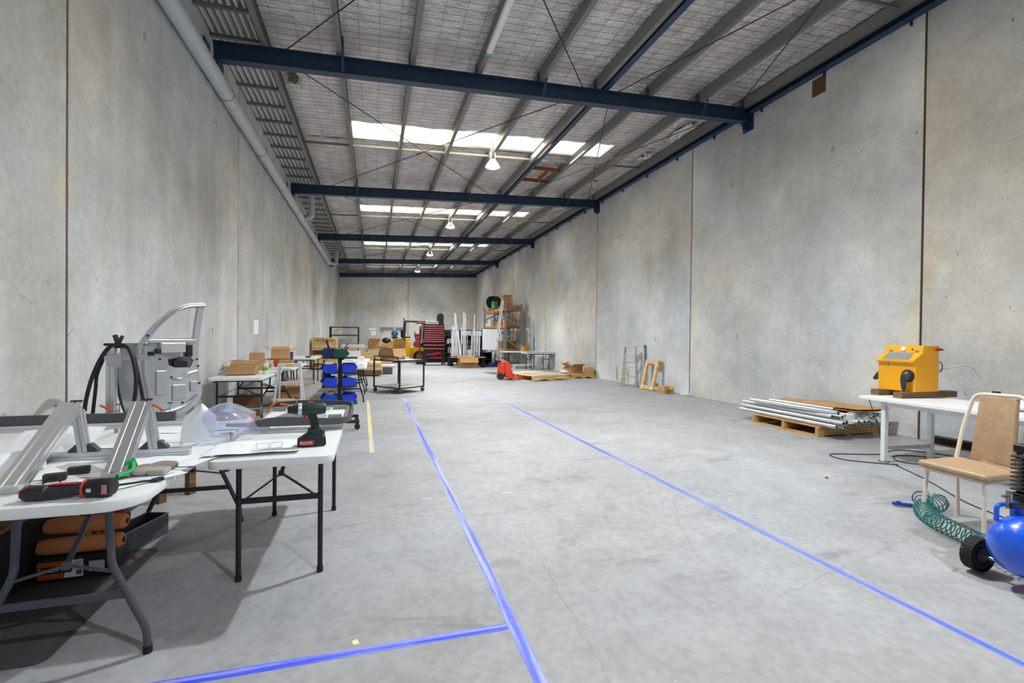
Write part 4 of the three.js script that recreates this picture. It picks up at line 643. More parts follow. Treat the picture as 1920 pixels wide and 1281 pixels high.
{
  // chair faces the hall (-x): vinyl seat and back on a cream tube frame
  const t = thing('vinyl_chair', 'tan vinyl chair with a cream tube frame by the work table', 'chair', [4.3, 0, -2.385], -0.06), mT = new THREE.MeshPhysicalMaterial({ map: grain([170, 140, 106], [184, 154, 120], 30, 30, 71), roughness: 0.42 }), mC = M(0xe6d6c2, 0.45);
  const seat = part('seat', rbox(0.42, 0.055, 0.46, 0.024, 0.0, 0.435, 0, 0, 0, 0.02, 3), mT, t);
  part('seat_pan', rbox(0.36, 0.03, 0.4, 0.008, 0.0, 0.398, 0), mC, t);
  const back = new THREE.Shape([[-0.135, 0], [0.135, 0], [0.115, 0.5], [-0.115, 0.5]].map((p) => new THREE.Vector2(...p)));
  part('backrest', ext(back, 0.045, 0.205, 0.47, 0, 0, PI / 2, 0.0, 0.012).applyMatrix4(new THREE.Matrix4().makeTranslation(-0.205, -0.47, 0)).applyMatrix4(new THREE.Matrix4().makeRotationZ(-0.13)).applyMatrix4(new THREE.Matrix4().makeTranslation(0.21, 0.47, 0)), mT, t);
  part('back_frame', pipe([[0.165, 0.41, -0.215], [0.225, 0.72, -0.2], [0.28, 0.975, -0.165], [0.28, 0.985, 0.165], [0.225, 0.72, 0.2], [0.165, 0.41, 0.215]], 0.014, 12, 0.07, 6), mC, t);
  for (const s of [-1, 1]) { part('leg', rod([-0.16, 0.40, s * 0.185], [-0.185, 0.0, s * 0.2], 0.0125), mC, t); part('leg', rod([0.165, 0.40, s * 0.2], [0.19, 0.0, s * 0.205], 0.0125), mC, t); }
  const rd = thing('spray_lance', 'thin metal spray lance lying across the chair seat', 'tool', [4.44, 0.462, -2.3], 1.15); part('tube', rod([-0.16, 0.006, 0], [0.22, 0.012, 0], 0.004), M(0xcdb79a, 0.3, 0.5), rd); part('grip', rod([-0.24, 0.011, 0], [-0.16, 0.011, 0], 0.01), M(0xb08c6a, 0.35, 0.6), rd); part('nozzle', rod([-0.26, 0.011, 0], [-0.24, 0.011, 0], 0.006), mSteel, rd);
}
{
  const t = thing('air_compressor', 'blue air compressor on wheels at the right edge', 'compressor', [3.37, 0, -1.68], -0.08), mB = M(0x0a55d6, 0.28, 0, { clearcoat: 0.6 });
  part('tank', lathe([[0, -0.14], [0.07, -0.13], [0.125, -0.095], [0.158, -0.04], [0.168, 0.02], [0.168, 0.62], [0.158, 0.68], [0.1, 0.73], [0, 0.76]], 0.1, 0.245, 0, 0, 0, -PI / 2, 36), mB, t);
  part('tank_weld', torus(0.1685, 0.003, 0.13, 0.245, 0, 0, PI / 2, 0, 40, 6), mB, t);
  const tread = []; for (let i = 0; i < 26; i++) { const a = i / 26 * 2 * PI; tread.push(put(box(0.008, 0.02, 0.062, 0, 0, 0), 0.094 * Math.cos(a), 0.094 * Math.sin(a), 0, 0, 0, a)); }
  for (const z of [-0.235, 0.235]) { const w = part('wheel', [put(clean(new THREE.TorusGeometry(0.07, 0.03, 10, 30)), 0, 0, 0), ...tread.map((g) => g.clone())].map((g) => put(g, 0.12, 0.106, z)), mRubber, t); part('hub', cyl(0.045, 0.045, 0.05, 0.12, 0.106, z, PI / 2), mBlack, w); }
  part('axle', rod([0.12, 0.106, -0.24], [0.12, 0.106, 0.24], 0.012), mSteel, t);
  part('top_frame', [pipe([[0.06, 0.36, -0.11], [0.06, 0.45, -0.11], [0.6, 0.45, -0.11], [0.6, 0.36, -0.11]], 0.012, 10, 0.03), pipe([[0.06, 0.36, 0.11], [0.06, 0.45, 0.11], [0.6, 0.45, 0.11], [0.6, 0.36, 0.11]], 0.012, 10, 0.03), rbox(0.04, 0.06, 0.2, 0.004, 0.16, 0.42, 0), rbox(0.04, 0.06, 0.2, 0.004, 0.5, 0.42, 0)], mB, t);
  part('deck_plate', rbox(0.48, 0.008, 0.24, 0.002, 0.36, 0.455, 0), mBlack, t);
  const fins = []; for (let i = 0; i < 10; i++) fins.push(rbox(0.2, 0.009, 0.2, 0.003, 0.32, 0.5 + i * 0.024, -0.05)); fins.push(rbox(0.14, 0.25, 0.14, 0.02, 0.32, 0.6, -0.05));
  part('pump_fins', fins, M(0x222225, 0.45, 0.3), t); part('pump_head', rbox(0.19, 0.05, 0.19, 0.012, 0.32, 0.765, -0.05), M(0x19191c, 0.4, 0.3), t);
  part('crankcase', rbox(0.2, 0.09, 0.2, 0.03, 0.32, 0.47, -0.05), M(0x19191c, 0.4, 0.3), t);
  part('outlet_fitting', [rod([0.13, 0.43, -0.1], [0.13, 0.53, -0.1], 0.012), rod([0.13, 0.5, -0.1], [0.09, 0.5, -0.1], 0.009)], M(0x9d8f80, 0.35, 0.7), t);
}
{
  // coiled teal hose from the blow gun to the compressor
  const path = new THREE.CatmullRomCurve3([[4.3, 0.075, -2.72], [4.42, 0.072, -2.78], [4.47, 0.07, -2.7], [4.36, 0.07, -2.64], [4.18, 0.07, -2.62], [4.03, 0.07, -2.5], [3.94, 0.07, -2.36], [3.88, 0.07, -2.2], [3.83, 0.07, -2.08], [3.7, 0.13, -1.93], [3.62, 0.25, -1.82], [3.58, 0.4, -1.75]].map((p) => V(...p))), fr = path.computeFrenetFrames(1200), pts = [], up = V(0, 1, 0);
  for (let i = 0; i <= 1200; i++) { const u = i / 1200, c = path.getPointAt(u), tn = path.getTangentAt(u), s = up.clone().cross(tn).normalize(), q = tn.clone().cross(s), turns = 44, a = u * turns * 2 * PI, r = 0.058 * Math.min(1, Math.min(u * 14 + 0.25, (1 - u) * 12 + 0.2)) ; pts.push(c.add(s.multiplyScalar(r * Math.cos(a))).add(q.multiplyScalar(r * Math.sin(a)))); }
  const g = new THREE.TubeGeometry(new THREE.CatmullRomCurve3(pts), 2000, 0.0042, 5, false);
  one('coiled_air_hose', 'teal coiled air hose on the floor round the chair leg', 'hose', clean(g), M(0x2f7d78, 0.35));
  const b = thing('blow_gun', 'blue air blow gun on the floor at the end of the teal hose', 'blow gun', [4.25, 0, -2.83], -0.53); part('body', [tube([[-0.06, 0.022, 0], [0, 0.02, 0], [0.08, 0.018, 0]], 0.014, 12, 10), rbox(0.03, 0.014, 0.02, 0.004, -0.02, 0.037, 0)], M(0x1659cc, 0.4), b); part('nozzle', rod([-0.06, 0.02, 0], [-0.2, 0.012, 0], 0.004), mSteel, b); part('coupler', rod([0.08, 0.018, 0], [0.12, 0.02, 0], 0.008), M(0x9d7a58, 0.35, 0.7), b);
  one('power_lead', 'black extension lead looped on the floor under the work table', 'cable', [tube([[5.62, 0.006, -3.78], [5.25, 0.006, -4.1], [5.35, 0.006, -4.35], [5.9, 0.006, -4.2], [6.4, 0.006, -4.3], [6.7, 0.006, -3.9], [6.2, 0.006, -3.6], [5.8, 0.006, -3.85], [6.1, 0.006, -4.1], [6.6, 0.006, -3.7], [6.3, 0.006, -3.3]], 0.006, 160, 6), tube([[5.6, 0.006, -3.8], [5.3, 0.006, -3.3], [4.9, 0.006, -2.75], [4.7, 0.006, -2.3], [4.3, 0.006, -1.9]], 0.005, 60, 6), tube([[5.75, 0.006, -4.05], [5.78, 0.3, -4.1], [5.9, 0.69, -4.33]], 0.005, 30, 6)], mBlack);
  one('hanging_lead', 'thin dark lead dropping behind the work table on the wall', 'cable', tube([[7.41, 0.72, -3.95], [7.415, 0.5, -3.9], [7.41, 0.35, -3.85], [7.405, 0.14, -3.8]], 0.006, 30, 6), M(0x3a3a3e, 0.5));
  one('steel_channel', 'dark steel channel lying on the floor against the right wall', 'steel', [box(0.012, 0.11, 2.4, 0.05, 0.056, 0), box(0.1, 0.01, 2.4, 0, 0.006, 0), box(0.1, 0.01, 2.4, 0, 0.106, 0)], M(0x3d332b, 0.7, 0.2), [7.31, 0, -3.3]);
}
// ---------- pallets ----------
function pallet(label, pos, turn, w, d, m, o = {}) {   // w along x, d along z; deck boards run along x when o.across
  const t = thing('timber_pallet', label, 'pallet', pos, turn, o.group), n = o.boards || 6, h = o.h || 0.14, k = 0.018;
  for (let i = 0; i < 3; i++) { const z = -d / 2 + 0.03 + (d - 0.06) * i / 2; part('stringer', o.notch ? [box(w, h - 2 * k - 0.03, 0.05, 0, h / 2 + 0.015, z), ...[-0.5, 0, 0.5].map((u) => box(w * 0.2, 0.03, 0.05, u * w * 0.8, k + 0.015, z))] : box(w, h - 2 * k, 0.05, 0, h / 2, z), m, t); }
  for (let i = 0; i < n; i++) { const bw = w / n * 0.82, x = -w / 2 + w / n * (i + 0.5); part('deck_board', rbox(bw, k, d, 0.002, x, h - k / 2, rr(-0.006, 0.006), 0, rr(-0.008, 0.008), 0, 1), m, t); }
  for (const u of [-1, 0, 1]) part('bottom_board', box(0.1, k, d, u * (w / 2 - 0.05), k / 2, 0), m, t);
  return t;
}
pallet('timber pallet carrying silver profiles near the right wall', [6.68, 0, -5.78], 0.02, 1.18, 1.2, mWood, { boards: 6, h: 0.15 });
{
  // bundle of aluminium profiles and tubes along z, ends towards the viewer
  const y0 = 0.151, rows = [[11, 0.032], [10, 0.092], [9, 0.152]];
  const geoTube = (r, L) => lathe([[r * 0.72, -L / 2], [r, -L / 2], [r, L / 2], [r * 0.72, L / 2], [r * 0.72, -L / 2]], 0, 0, 0, PI / 2, 0, 0, 12), mats = [mAlu, mAluBright, M(0xcfd6d4, 0.3, 0.7)];
  const tg = geoTube(0.03, 1), k = {};
  let n = 0;
  for (const [c, y] of rows) for (let i = 0; i < c; i++) {
    const L = 1.75 + rr(-0.12, 0.1), x = 6.16 + (c === 11 ? 0 : c === 10 ? 0.05 : 0.1) + i * 0.1 + rr(-0.005, 0.005), o = new THREE.Mesh(tg, mats[n % 3]); o.name = numbered('aluminium_tube'); o.position.set(x, y0 + y, -5.85 + L / 2 - 0.9 + rr(-0.02, 0.05)); o.scale.set(1, 1, L); o.rotation.y = rr(-0.004, 0.004);
    o.userData = { label: `silver tube, ${NTH[i]} from the hall side in the ${{ 11: 'bottom', 10: 'middle', 9: 'top' }[c]} layer on the pallet`, category: 'tube', group: 'aluminium tubes on the right pallet' }; scene.add(o); n++;
  }
  for (const [x, L, lb] of [[6.22, 1.5, 'loose silver tube lying on top of the bundle at its hall side'], [6.5, 1.1, 'loose silver tube on top of the bundle beside the cardboard']]) { const o = one('aluminium_tube', lb, 'tube', geoTube(0.032, L), mAluBright, [x, y0 + 0.216, -5.75 - (1.5 - L) * 0.2], 0.05); }
  for (const [x, z, w, d, a, y, lb] of [[6.9, -5.75, 0.62, 1.5, 0.05, 0.19, 'bottom brown cardboard sheet on the tube bundle'], [6.93, -5.9, 0.6, 1.4, 0.1, 0.203, 'middle brown cardboard sheet on the tube bundle'], [6.98, -5.62, 0.6, 1.25, -0.06, 0.218, 'top brown cardboard sheet on the tube bundle']]) one('cardboard_sheet', lb, 'cardboard', sheet(6, 6, (u, v) => [(u - 0.5) * w, 0.02 * (u - 0.5) ** 2 + 0.03 * v * v, (v - 0.5) * d], 0.005), mCard, [x, y0 + y, z], a);
  one('plastic_wrap', 'white plastic wrap round the ends of the tube bundle', 'plastic film', sheet(20, 6, (u, v) => [-0.45 + 0.95 * u, 0.02 + 0.16 * Math.sin(u * PI) ** 0.5 * (1 - v) + 0.012 * Math.sin(u * 31) * (1 - v), 0.02 + 0.1 * v + 0.02 * Math.sin(u * 23 + v * 4)]), M(0xf2f5f6, 0.2, 0, { transmission: 0.55, thickness: 0, side: THREE.DoubleSide }), [6.75, 0.2, -5.08]);
}
// leaning pallet, small carton and step ladder along the right wall
{
  const lb = 'small pale timber frame pallet leaning upright on the right wall', t = thing('leaning_pallet', lb, 'pallet', [7.1, 0, -11.12], 0, undefined);
  const lean = 0.22, up = new THREE.Group(); t.rotation.order = 'YXZ';
  const R = new THREE.Matrix4().makeRotationZ(-lean), T = (g) => g.applyMatrix4(R);
  part('side_rail', T(box(0.06, 0.8, 0.11, 0, 0.41, 0.24)), mPale, t); part('side_rail', T(box(0.06, 0.8, 0.11, 0, 0.41, -0.24)), mPale, t); part('end_board', T(box(0.06, 0.1, 0.38, 0, 0.06, 0)), mPale, t); part('end_board', T(box(0.06, 0.1, 0.38, 0, 0.76, 0)), mPale, t);
  part('spacer_block', T(box(0.09, 0.11, 0.1, 0.074, 0.75, 0.24)), mWood, t); part('spacer_block', T(box(0.09, 0.11, 0.1, 0.074, 0.75, -0.24)), mWood, t); part('spacer_block', T(box(0.09, 0.1, 0.1, 0.074, 0.17, 0.24)), mWood, t);
  t.position.y = 0.005;
}
{
  const c = carton('carton', 'small brown carton with a yellow sticker at the wall joint', 0.28, 0.19, 0.3, [7.12, 0, -10.3], 0.05, {});
  part('yellow_sticker', box(0.12, 0.07, 0.0015, 0.06, 0.155, 0.151), M(0xe6ea2a, 0.5), c); part('round_mark', torus(0.04, 0.008, -0.02, 0.07, 0.151, 0, 0, 0), M(0x5d4226, 0.8), c);
  const w = one('bent_conduit', 'bent white conduit offcut on the floor by the wall joint', 'conduit', pipe([[7.2, 0.1, -9.9], [7.26, 0.012, -9.85], [7.38, 0.06, -9.62]], 0.012, 8, 0.02), mPlasticWhite);
}
function stepLadder(name, label, pos, turn, h, w, steps, m, o = {}) {
  const t = thing(name, label, 'ladder', pos, turn), sp = o.spread ?? 0.3, wt = w * 0.72;
  for (const s of [-1, 1]) { part('front_rail', bar([s * w / 2, 0, sp], [s * wt / 2, h, 0.04], 0.028, 0.075), m, t); part('rear_rail', bar([s * w / 2 * 0.95, 0, -sp], [s * wt / 2 * 0.95, h - 0.03, -0.04], 0.024, 0.055), m, t); }
  for (let i = 1; i <= steps; i++) { const k = i / (steps + 1), ww = w + (wt - w) * k; part('tread', rbox(ww - 0.02, 0.03, 0.085, 0.003, 0, h * k, sp + (0.04 - sp) * k), m, t); }
  part('top_cap', [rbox(wt + 0.03, o.cap || 0.05, 0.14, 0.006, 0, h, 0)], o.capMat || m, t);
  for (const k of [0.25, 0.6]) part('rear_brace', bar([-w / 2 * 0.9, h * k, -sp * (1 - k) - 0.03 * k], [w / 2 * 0.9, h * k, -sp * (1 - k) - 0.03 * k], 0.012, 0.02), m, t);
  return t;
}
stepLadder('step_ladder', 'grey aluminium step ladder standing by the right wall', [7.1, 0, -12.0], -0.8, 1.15, 0.42, 3, M(0xbdbfb8, 0.4, 0.15), { spread: 0.12 });
{
  const t = thing('cable_spacer', 'perforated grey channel standing behind the step ladder', 'channel', [7.34, 0, -11.6]); part('channel', bar([0, 0, 0], [0.06, 1.16, -0.1], 0.05, 0.035), M(0x8d8f88, 0.4, 0.5), t); part('end_bracket', rbox(0.05, 0.05, 0.06, 0.004, 0.045, 1.17, -0.1), M(0x5f605c, 0.5, 0.4), t);
}
// ---------- pallet jack and pallets further back ----------
{
  const t = thing('pallet_jack', 'orange-red pallet jack with its forks under the flat pallet', 'pallet jack', [4.02, 0, -14.72], 0.0), m = M(0xe4432c, 0.4);
  part('fork', rbox(1.15, 0.05, 0.16, 0.01, 0.8, 0.07, 0.19), m, t); part('fork', rbox(1.15, 0.05, 0.16, 0.01, 0.8, 0.07, -0.19), m, t);
  part('chassis', [ext([[0.08, 0.1], [0.3, 0.06], [0.34, 0.12], [0.16, 0.58], [0.06, 0.62], [0.02, 0.58]], 0.5, 0, 0, 0, 0, 0, 0, 0.006), rbox(0.2, 0.24, 0.3, 0.01, -0.02, 0.34, 0)], m, t);
  part('pump', [cyl(0.05, 0.05, 0.28, -0.08, 0.42, 0), rbox(0.1, 0.08, 0.2, 0.01, -0.07, 0.24, 0)], M(0xc93a28, 0.4), t);
  part('handle', pipe([[-0.1, 0.5, 0], [-0.12, 0.62, 0.02]], 0.02, 8), mBlack, t);
  for (const z of [-0.08, 0.08]) { part('steer_wheel', cyl(0.1, 0.1, 0.06, -0.05, 0.1, z, PI / 2, 0, 0, 22), M(0x2e2a2a, 0.6), t); part('load_wheel', cyl(0.04, 0.04, 0.08, 1.25, 0.042, z * 2.4, PI / 2), mBlack, t); }
}
pallet('flat pale pallet with loose board sheets behind the pallet jack', [5.2, 0, -14.98], 0.33, 1.55, 1.9, mPale, { boards: 7, h: 0.17, notch: true });
for (const [x, z, w, d, a, y, m, lb] of [[5.35, -14.6, 0.8, 0.75, 0.33, 0.001, M(0xb8b6b2, 0.7), 'grey sheet lying on the flat pale pallet'], [5.0, -15.4, 1.1, 0.7, 0.3, 0.001, M(0xcfc9bd, 0.8), 'pale board lying at the back of the flat pallet']]) one('board_sheet', lb, 'board', box(w, 0.012, d, 0, 0.0065, 0), m, [x, 0.171 + y, z], a);
one('flat_cardboard', 'flattened cardboard on the floor left of the flat pallet', 'cardboard', box(0.9, 0.012, 0.9, 0, 0.006, 0), mCardDark, [4.6, 0, -17.3], 0.2);
pallet('dark end of a pallet under the cartons beside the right wall', [6.95, 0, -15.2], -0.1, 0.85, 1.1, mWood, { boards: 5, h: 0.13, notch: true });
carton('carton', 'open torn carton on the wall pallet behind the flat pallet', 0.5, 0.24, 0.38, [6.86, 0.131, -15.42], 0.2, { open: true });
carton('carton', 'brown carton with a red stamp at the end of the wall pallet', 0.28, 0.24, 0.28, [7.2, 0.131, -14.88], -0.15, {});
one('paper_scrap', 'torn white packing paper on the edge of the flat pallet', 'paper', ball(0.12, 0, 0.05, 0, 1.5, 0.5, 0.9, 9), M(0xe7e4dd, 0.8), [6.32, 0.15, -15.0]);
one('cardboard_tube', 'pale cardboard tube sticking up out of the open carton', 'tube', rod([-0.1, 0.02, 0.0], [-0.42, 0.3, -0.05], 0.045), M(0xc9c8c4, 0.7), [6.98, 0.25, -15.35]);
// ---------- tables and goods along the left wall ----------
foldingTable('white folding table with the big open carton and green-band cup', -1.93, -8.52, 0.72, 1.65, 0, { group: 'white tables along the left wall' });
foldingTable('white folding table behind the white step ladder, covered in boxes', -1.80, -10.68, 0.70, 1.85, 0, { wish: true, foot: 0.28, top: 0.1, group: 'white tables along the left wall' });
foldingTable('far white folding table beside the brown chair', -1.88, -14.65, 0.70, 1.5, 0, { group: 'white tables along the left wall' });
{
  const c = carton('carton', 'large open carton on the first table along the left wall', 0.4, 0.14, 0.36, [-1.98, 0.7405, -8.32], 0.08, { open: true, flaps: [0.9, -0.5, -1.4, 0.6] });
  one('paper_stack', 'white papers lying inside the large open carton', 'paper', box(0.22, 0.12, 0.03, 0, 0.06, 0, -0.3), mPaper, [-1.95, 0.75, -8.4], 0.1);
  carton('carton', 'small brown carton at the far left of the first table', 0.14, 0.16, 0.2, [-2.2, 0.7405, -8.95], 0.3, { open: true });
  const k = thing('travel_cup', 'white cup with a bright green band beside the open carton', 'cup', [-1.66, 0.7405, -8.36]); part('cup_body', lathe([[0, 0], [0.034, 0], [0.045, 0.15], [0, 0.15]]), mPlasticWhite, k); part('green_band', lathe([[0.039, 0.06], [0.0415, 0.06], [0.0445, 0.115], [0.042, 0.115]]), M(0x66c41e, 0.5), k); part('cup_lid', lathe([[0, 0.15], [0.047, 0.15], [0.047, 0.165], [0.03, 0.172], [0, 0.172]]), mPlasticWhite, k);
  one('spray_bottle', 'pale tall bottle between the open carton and the cup', 'bottle', lathe([[0, 0], [0.035, 0], [0.036, 0.14], [0.02, 0.18], [0.014, 0.2], [0.014, 0.23], [0, 0.23]]), M(0xe6dcd0, 0.4), [-1.69, 0.7405, -8.58]);
  const c2 = carton('carton', 'closed low carton on the table above the white ladder', 0.26, 0.12, 0.24, [-1.68, 0.7405, -10.35], 0.05, {});
  carton('carton', 'brown open carton with a purple side on the second wall table', 0.36, 0.3, 0.36, [-1.93, 0.7405, -11.2], 0.15, { open: true, flaps: [0.3, 0.5, -1.2, 0.4] });
  one('purple_book', 'purple boxed pack beside the brown open carton', 'box', rbox(0.05, 0.26, 0.2, 0.004, 0, 0.13, 0), M(0x5a3d86, 0.6), [-1.71, 0.7405, -11.2], 0.1);
  { const wbx = thing('white_box', 'white box with a red lid on the second wall table', 'box', [-1.98, 0.7405, -10.25], 0.1); part('box_body', rbox(0.14, 0.14, 0.14, 0.006, 0, 0.07, 0), mPlasticWhite, wbx); part('box_lid', rbox(0.16, 0.02, 0.16, 0.005, 0, 0.15, 0), M(0x9c3a36, 0.5), wbx, 'red lid'); }
  one('red_bottle', 'red squeeze bottle on the second wall table', 'bottle', lathe([[0, 0], [0.04, 0], [0.042, 0.08], [0.02, 0.13], [0.012, 0.16], [0, 0.16]]), M(0xc22a2c, 0.45), [-1.83, 0.7405, -10.2]);
  one('clipboard', 'tan board leaning upright at the back of the first wall table', 'board', box(0.24, 0.32, 0.012, 0, 0.16, 0, -0.28), M(0xcaa07a, 0.8), [-1.95, 0.7405, -9.12], 0.1);
  one('storage_bin', 'brown low box in front of the white box', 'box', rbox(0.2, 0.08, 0.18, 0.004, 0, 0.04, 0), mCard, [-1.98, 0.7405, -9.97], 0.1);
  for (const [x, z, lb] of [[-1.85, -11.5, 'dark small device at the far end of the second wall table'], [-1.7, -11.52, 'second dark device at the far end of the second wall table'], [-1.75, -14.2, 'dark keyboard on the far white table']]) one('device', lb, 'device', rbox(0.13, 0.045, 0.09, 0.006, 0, 0.023, 0), mGreyPlastic, [x, 0.7405, z], 0.2);
  carton('carton', 'flattened open carton on the floor under the second table', 0.5, 0.3, 0.4, [-1.65, 0, -10.5], 0.2, { open: true, flaps: [0.4, 0.3, 0.2, 0.7] });
  carton('carton', 'dark carton with red lettering on the floor under the first table', 0.4, 0.34, 0.36, [-2.05, 0, -9.0], 0.05, { mat: mCardDark });
  const fr = part('red_print', [box(0.02, 0.16, 0.001, 0, 0.17, 0), box(0.09, 0.02, 0.001, 0.045, 0.24, 0), box(0.07, 0.02, 0.001, 0.04, 0.17, 0), box(0.02, 0.07, 0.001, 0.09, 0.2, 0), box(0.02, 0.1, 0.001, 0.07, 0.12, 0, 0, 0, 0.5)], M(0xa8322c, 0.6), scene.children[scene.children.length - 1]); fr.position.set(0.06, 0, 0.181);
  stepLadder('step_ladder', 'white step ladder with a yellow label before the second wall table', [-1.36, 0, -8.75], 0.0, 0.86, 0.46, 2, M(0xe2e4e6, 0.4, 0.2), { spread: 0.22, cap: 0.06 });
  part('yellow_label', box(0.12, 0.035, 0.001, 0, 0.86, 0.0715), M(0xd8cf3a, 0.5), scene.children[scene.children.length - 1]);
  one('white_cable', 'white lead curling down to the floor beside the step ladder', 'cable', tube([[-1.42, 0.74, -10.2], [-1.35, 0.4, -10.0], [-1.28, 0.15, -9.8], [-1.3, 0.01, -9.5]], 0.008, 30, 6), mPlasticWhite);
  const ch = thing('brown_chair', 'brown steel chair standing behind the far white table', 'chair', [-1.62, 0, -16.0], 0.1), mb = M(0x4a2a22, 0.6); part('seat', rbox(0.42, 0.04, 0.4, 0.01, 0, 0.45, 0), mb, ch); part('backrest', rbox(0.44, 0.14, 0.025, 0.008, 0, 0.82, -0.2), mb, ch); for (const sx of [-1, 1]) for (const sz of [-1, 1]) part('leg', rod([sx * 0.19, 0, sz * 0.18], [sx * 0.19, sz < 0 ? 0.86 : 0.45, sz * 0.18], 0.013), mb, ch);
  const lamp = thing('floor_stand', 'thin dark stand on a white disc base by the far table', 'stand', [-1.25, 0, -13.3]); part('pole', rod([0, 0.01, 0], [0, 0.72, 0], 0.022), mLegDark, lamp); part('base', cyl(0.13, 0.12, 0.02, 0, 0.01, 0), mPlasticWhite, lamp);
  for (const [y, z, lb] of [[1.53, -11.22, 'white notice sheet taped to the left concrete wall']]) one('wall_notice', lb, 'notice', box(0.002, 0.31, 0.42, 0, 0, 0), new THREE.MeshStandardMaterial({ map: canvasTex(128, 128, (g) => { g.fillStyle = '#fbfbfc'; g.fillRect(0, 0, 128, 128); g.fillStyle = '#c9cad2'; for (let i = 0; i < 6; i++) g.fillRect(36, 18 + i * 6, 40, 2); }), roughness: 0.7 }), [XL + 0.0015, y, z]);
}
// ---------- blue bin stand ----------
{
  const t = thing('bin_stand', 'black wheeled bin stand hung with blue bins', 'stand', [-0.475, 0, -7.42], 0.05);
  part('upright', rbox(0.055, 1.0, 0.05, 0.004, 0, 0.58, 0.02), mBlack, t); part('back_panel', box(0.05, 0.95, 0.012, 0, 0.6, -0.3), mBlack, t);
  part('base_beam', [rbox(0.55, 0.04, 0.05, 0.004, 0, 0.12, 0.2), rbox(0.55, 0.04, 0.05, 0.004, 0, 0.12, -0.3), rbox(0.05, 0.04, 0.52, 0.004, 0, 0.12, -0.05)], mBlack, t);
  for (const y of [0.36, 0.615, 0.815, 1.04]) part('shelf_arm', rbox(0.5, 0.014, 0.42, 0.003, 0, y, -0.13), mBlack, t);
  for (const x of [-0.25, 0.25]) for (const z of [0.2, -0.3]) { const c = part('castor', [cyl(0.04, 0.04, 0.03, x, 0.042, z, PI / 2 + 0, 0, 0)], mRubber, t); part('fork', rbox(0.05, 0.07, 0.035, 0.004, x, 0.072, z), mBlack, c); }
  // bin shape: side profile with a sloping hopper front
  const binGeo = (L, H, W) => { const k = 0.004, side = [[-L / 2, 0], [L / 2 - 0.05, 0], [L / 2, H * 0.45], [L / 2 - 0.045, H], [-L / 2, H]]; return [ext(side, k, 0, 0, W / 2 - k / 2), ext(side, k, 0, 0, -W / 2 + k / 2), box(L - 0.05, k, W, -0.025, k / 2, 0), box(k, H, W, -L / 2 + k / 2, H / 2, 0), bar([L / 2 - 0.05, 0.002, 0], [L / 2 - 0.001, H * 0.45, 0], W, k).applyMatrix4(new THREE.Matrix4()), box(L * 0.5, H * 0.45, 0.003, -0.02, H * 0.5, W / 2 + 0.001), box(0.008, H, 0.006, -L / 2 + 0.02, H / 2, W / 2 + 0.002), box(L - 0.05, 0.008, 0.007, -0.02, H - 0.004, W / 2 + 0.002)]; };
  const g = mergeGeometries(binGeo(0.21, 0.13, 0.15).map(clean));
  const bin = (label, x, y, z, turn, m, grp) => { const o = new THREE.Mesh(g, m); o.name = numbered('storage_bin'); o.position.set(x, y, z); o.rotation.y = turn; o.userData = { label, category: 'bin', group: grp }; scene.add(o); return o; };
  const rows = [[0.8225, 'top'], [0.6225, 'middle'], [0.3675, 'bottom']];
  for (const [y, r] of rows) { bin(`blue storage bin on the right of the ${r} row of the stand`, -0.345, y, -7.42, 0.08, mBlue, 'blue bins on the stand'); bin(`blue storage bin on the left of the ${r} row of the stand, front`, -0.615, y, -7.4, PI + 0.05, mBlue, 'blue bins on the stand'); bin(`blue storage bin at the back left of the ${r} row of the stand`, -0.66, y, -7.64, PI + 0.1, M(new THREE.Color(0.01, 0.03, 0.4), 0.4), 'blue bins on the stand'); bin(`blue storage bin at the back right of the ${r} row of the stand`, -0.34, y, -7.66, 0.0, mBlue, 'blue bins on the stand'); }
  const gb = bin('dark green storage bin on top of the bin stand', -0.455, 1.0475, -7.4, 0.0, M(0x0f5238, 0.45), 'bins on top of the stand'); gb.scale.set(1.1, 0.95, 1);
  bin('dark blue storage bin of tools on top of the bin stand', -0.66, 1.0475, -7.64, PI, M(0x27306e, 0.45), 'bins on top of the stand');
  for (const [x, y, z, c, lb] of [[-0.62, 0.955, -7.38, 0xcfc9c4, 'crumpled clear bag in the top left blue bin'], [-0.3, 0.762, -7.42, 0xe4e4e6, 'white bag heaped in the middle right blue bin'], [-0.6, 0.51, -7.42, 0x8c8686, 'grey bag heaped in the bottom left blue bin'], [-0.68, 0.755, -7.64, 0x5d5658, 'dark parts in the middle back left bin']]) one('parts_bag', lb, 'bag', (() => { const q = new THREE.IcosahedronGeometry(0.06, 2), p = q.attributes.position; for (let i = 0; i < p.count; i++) { const k = 1 + 0.22 * Math.sin(p.getX(i) * 90 + p.getY(i) * 70) * Math.cos(p.getZ(i) * 80); p.setXYZ(i, p.getX(i) * 1.2 * k, p.getY(i) * 0.7 * k, p.getZ(i) * 0.9 * k); } q.computeVertexNormals(); return clean(q); })(), M(c, 0.5), [x, y, z]);
  for (const [a, b, c, r, lb] of [[[-0.62, 1.08, -7.63], [-0.68, 1.3, -7.6], 0x4a2a30, 0.018, 'dark maroon handled tool standing in the top bin'], [[-0.6, 1.09, -7.45], [-0.35, 1.2, -7.42], 0x9a3a8a, 0.014, 'purple handled pliers in the top bins'], [[-0.45, 1.1, -7.42], [-0.36, 1.27, -7.4], 0xb05a6a, 0.012, 'pink handled tool leaning over the green bin']]) one('hand_tool', lb, 'tool', rod(a, b, r), M(c, 0.5));
}
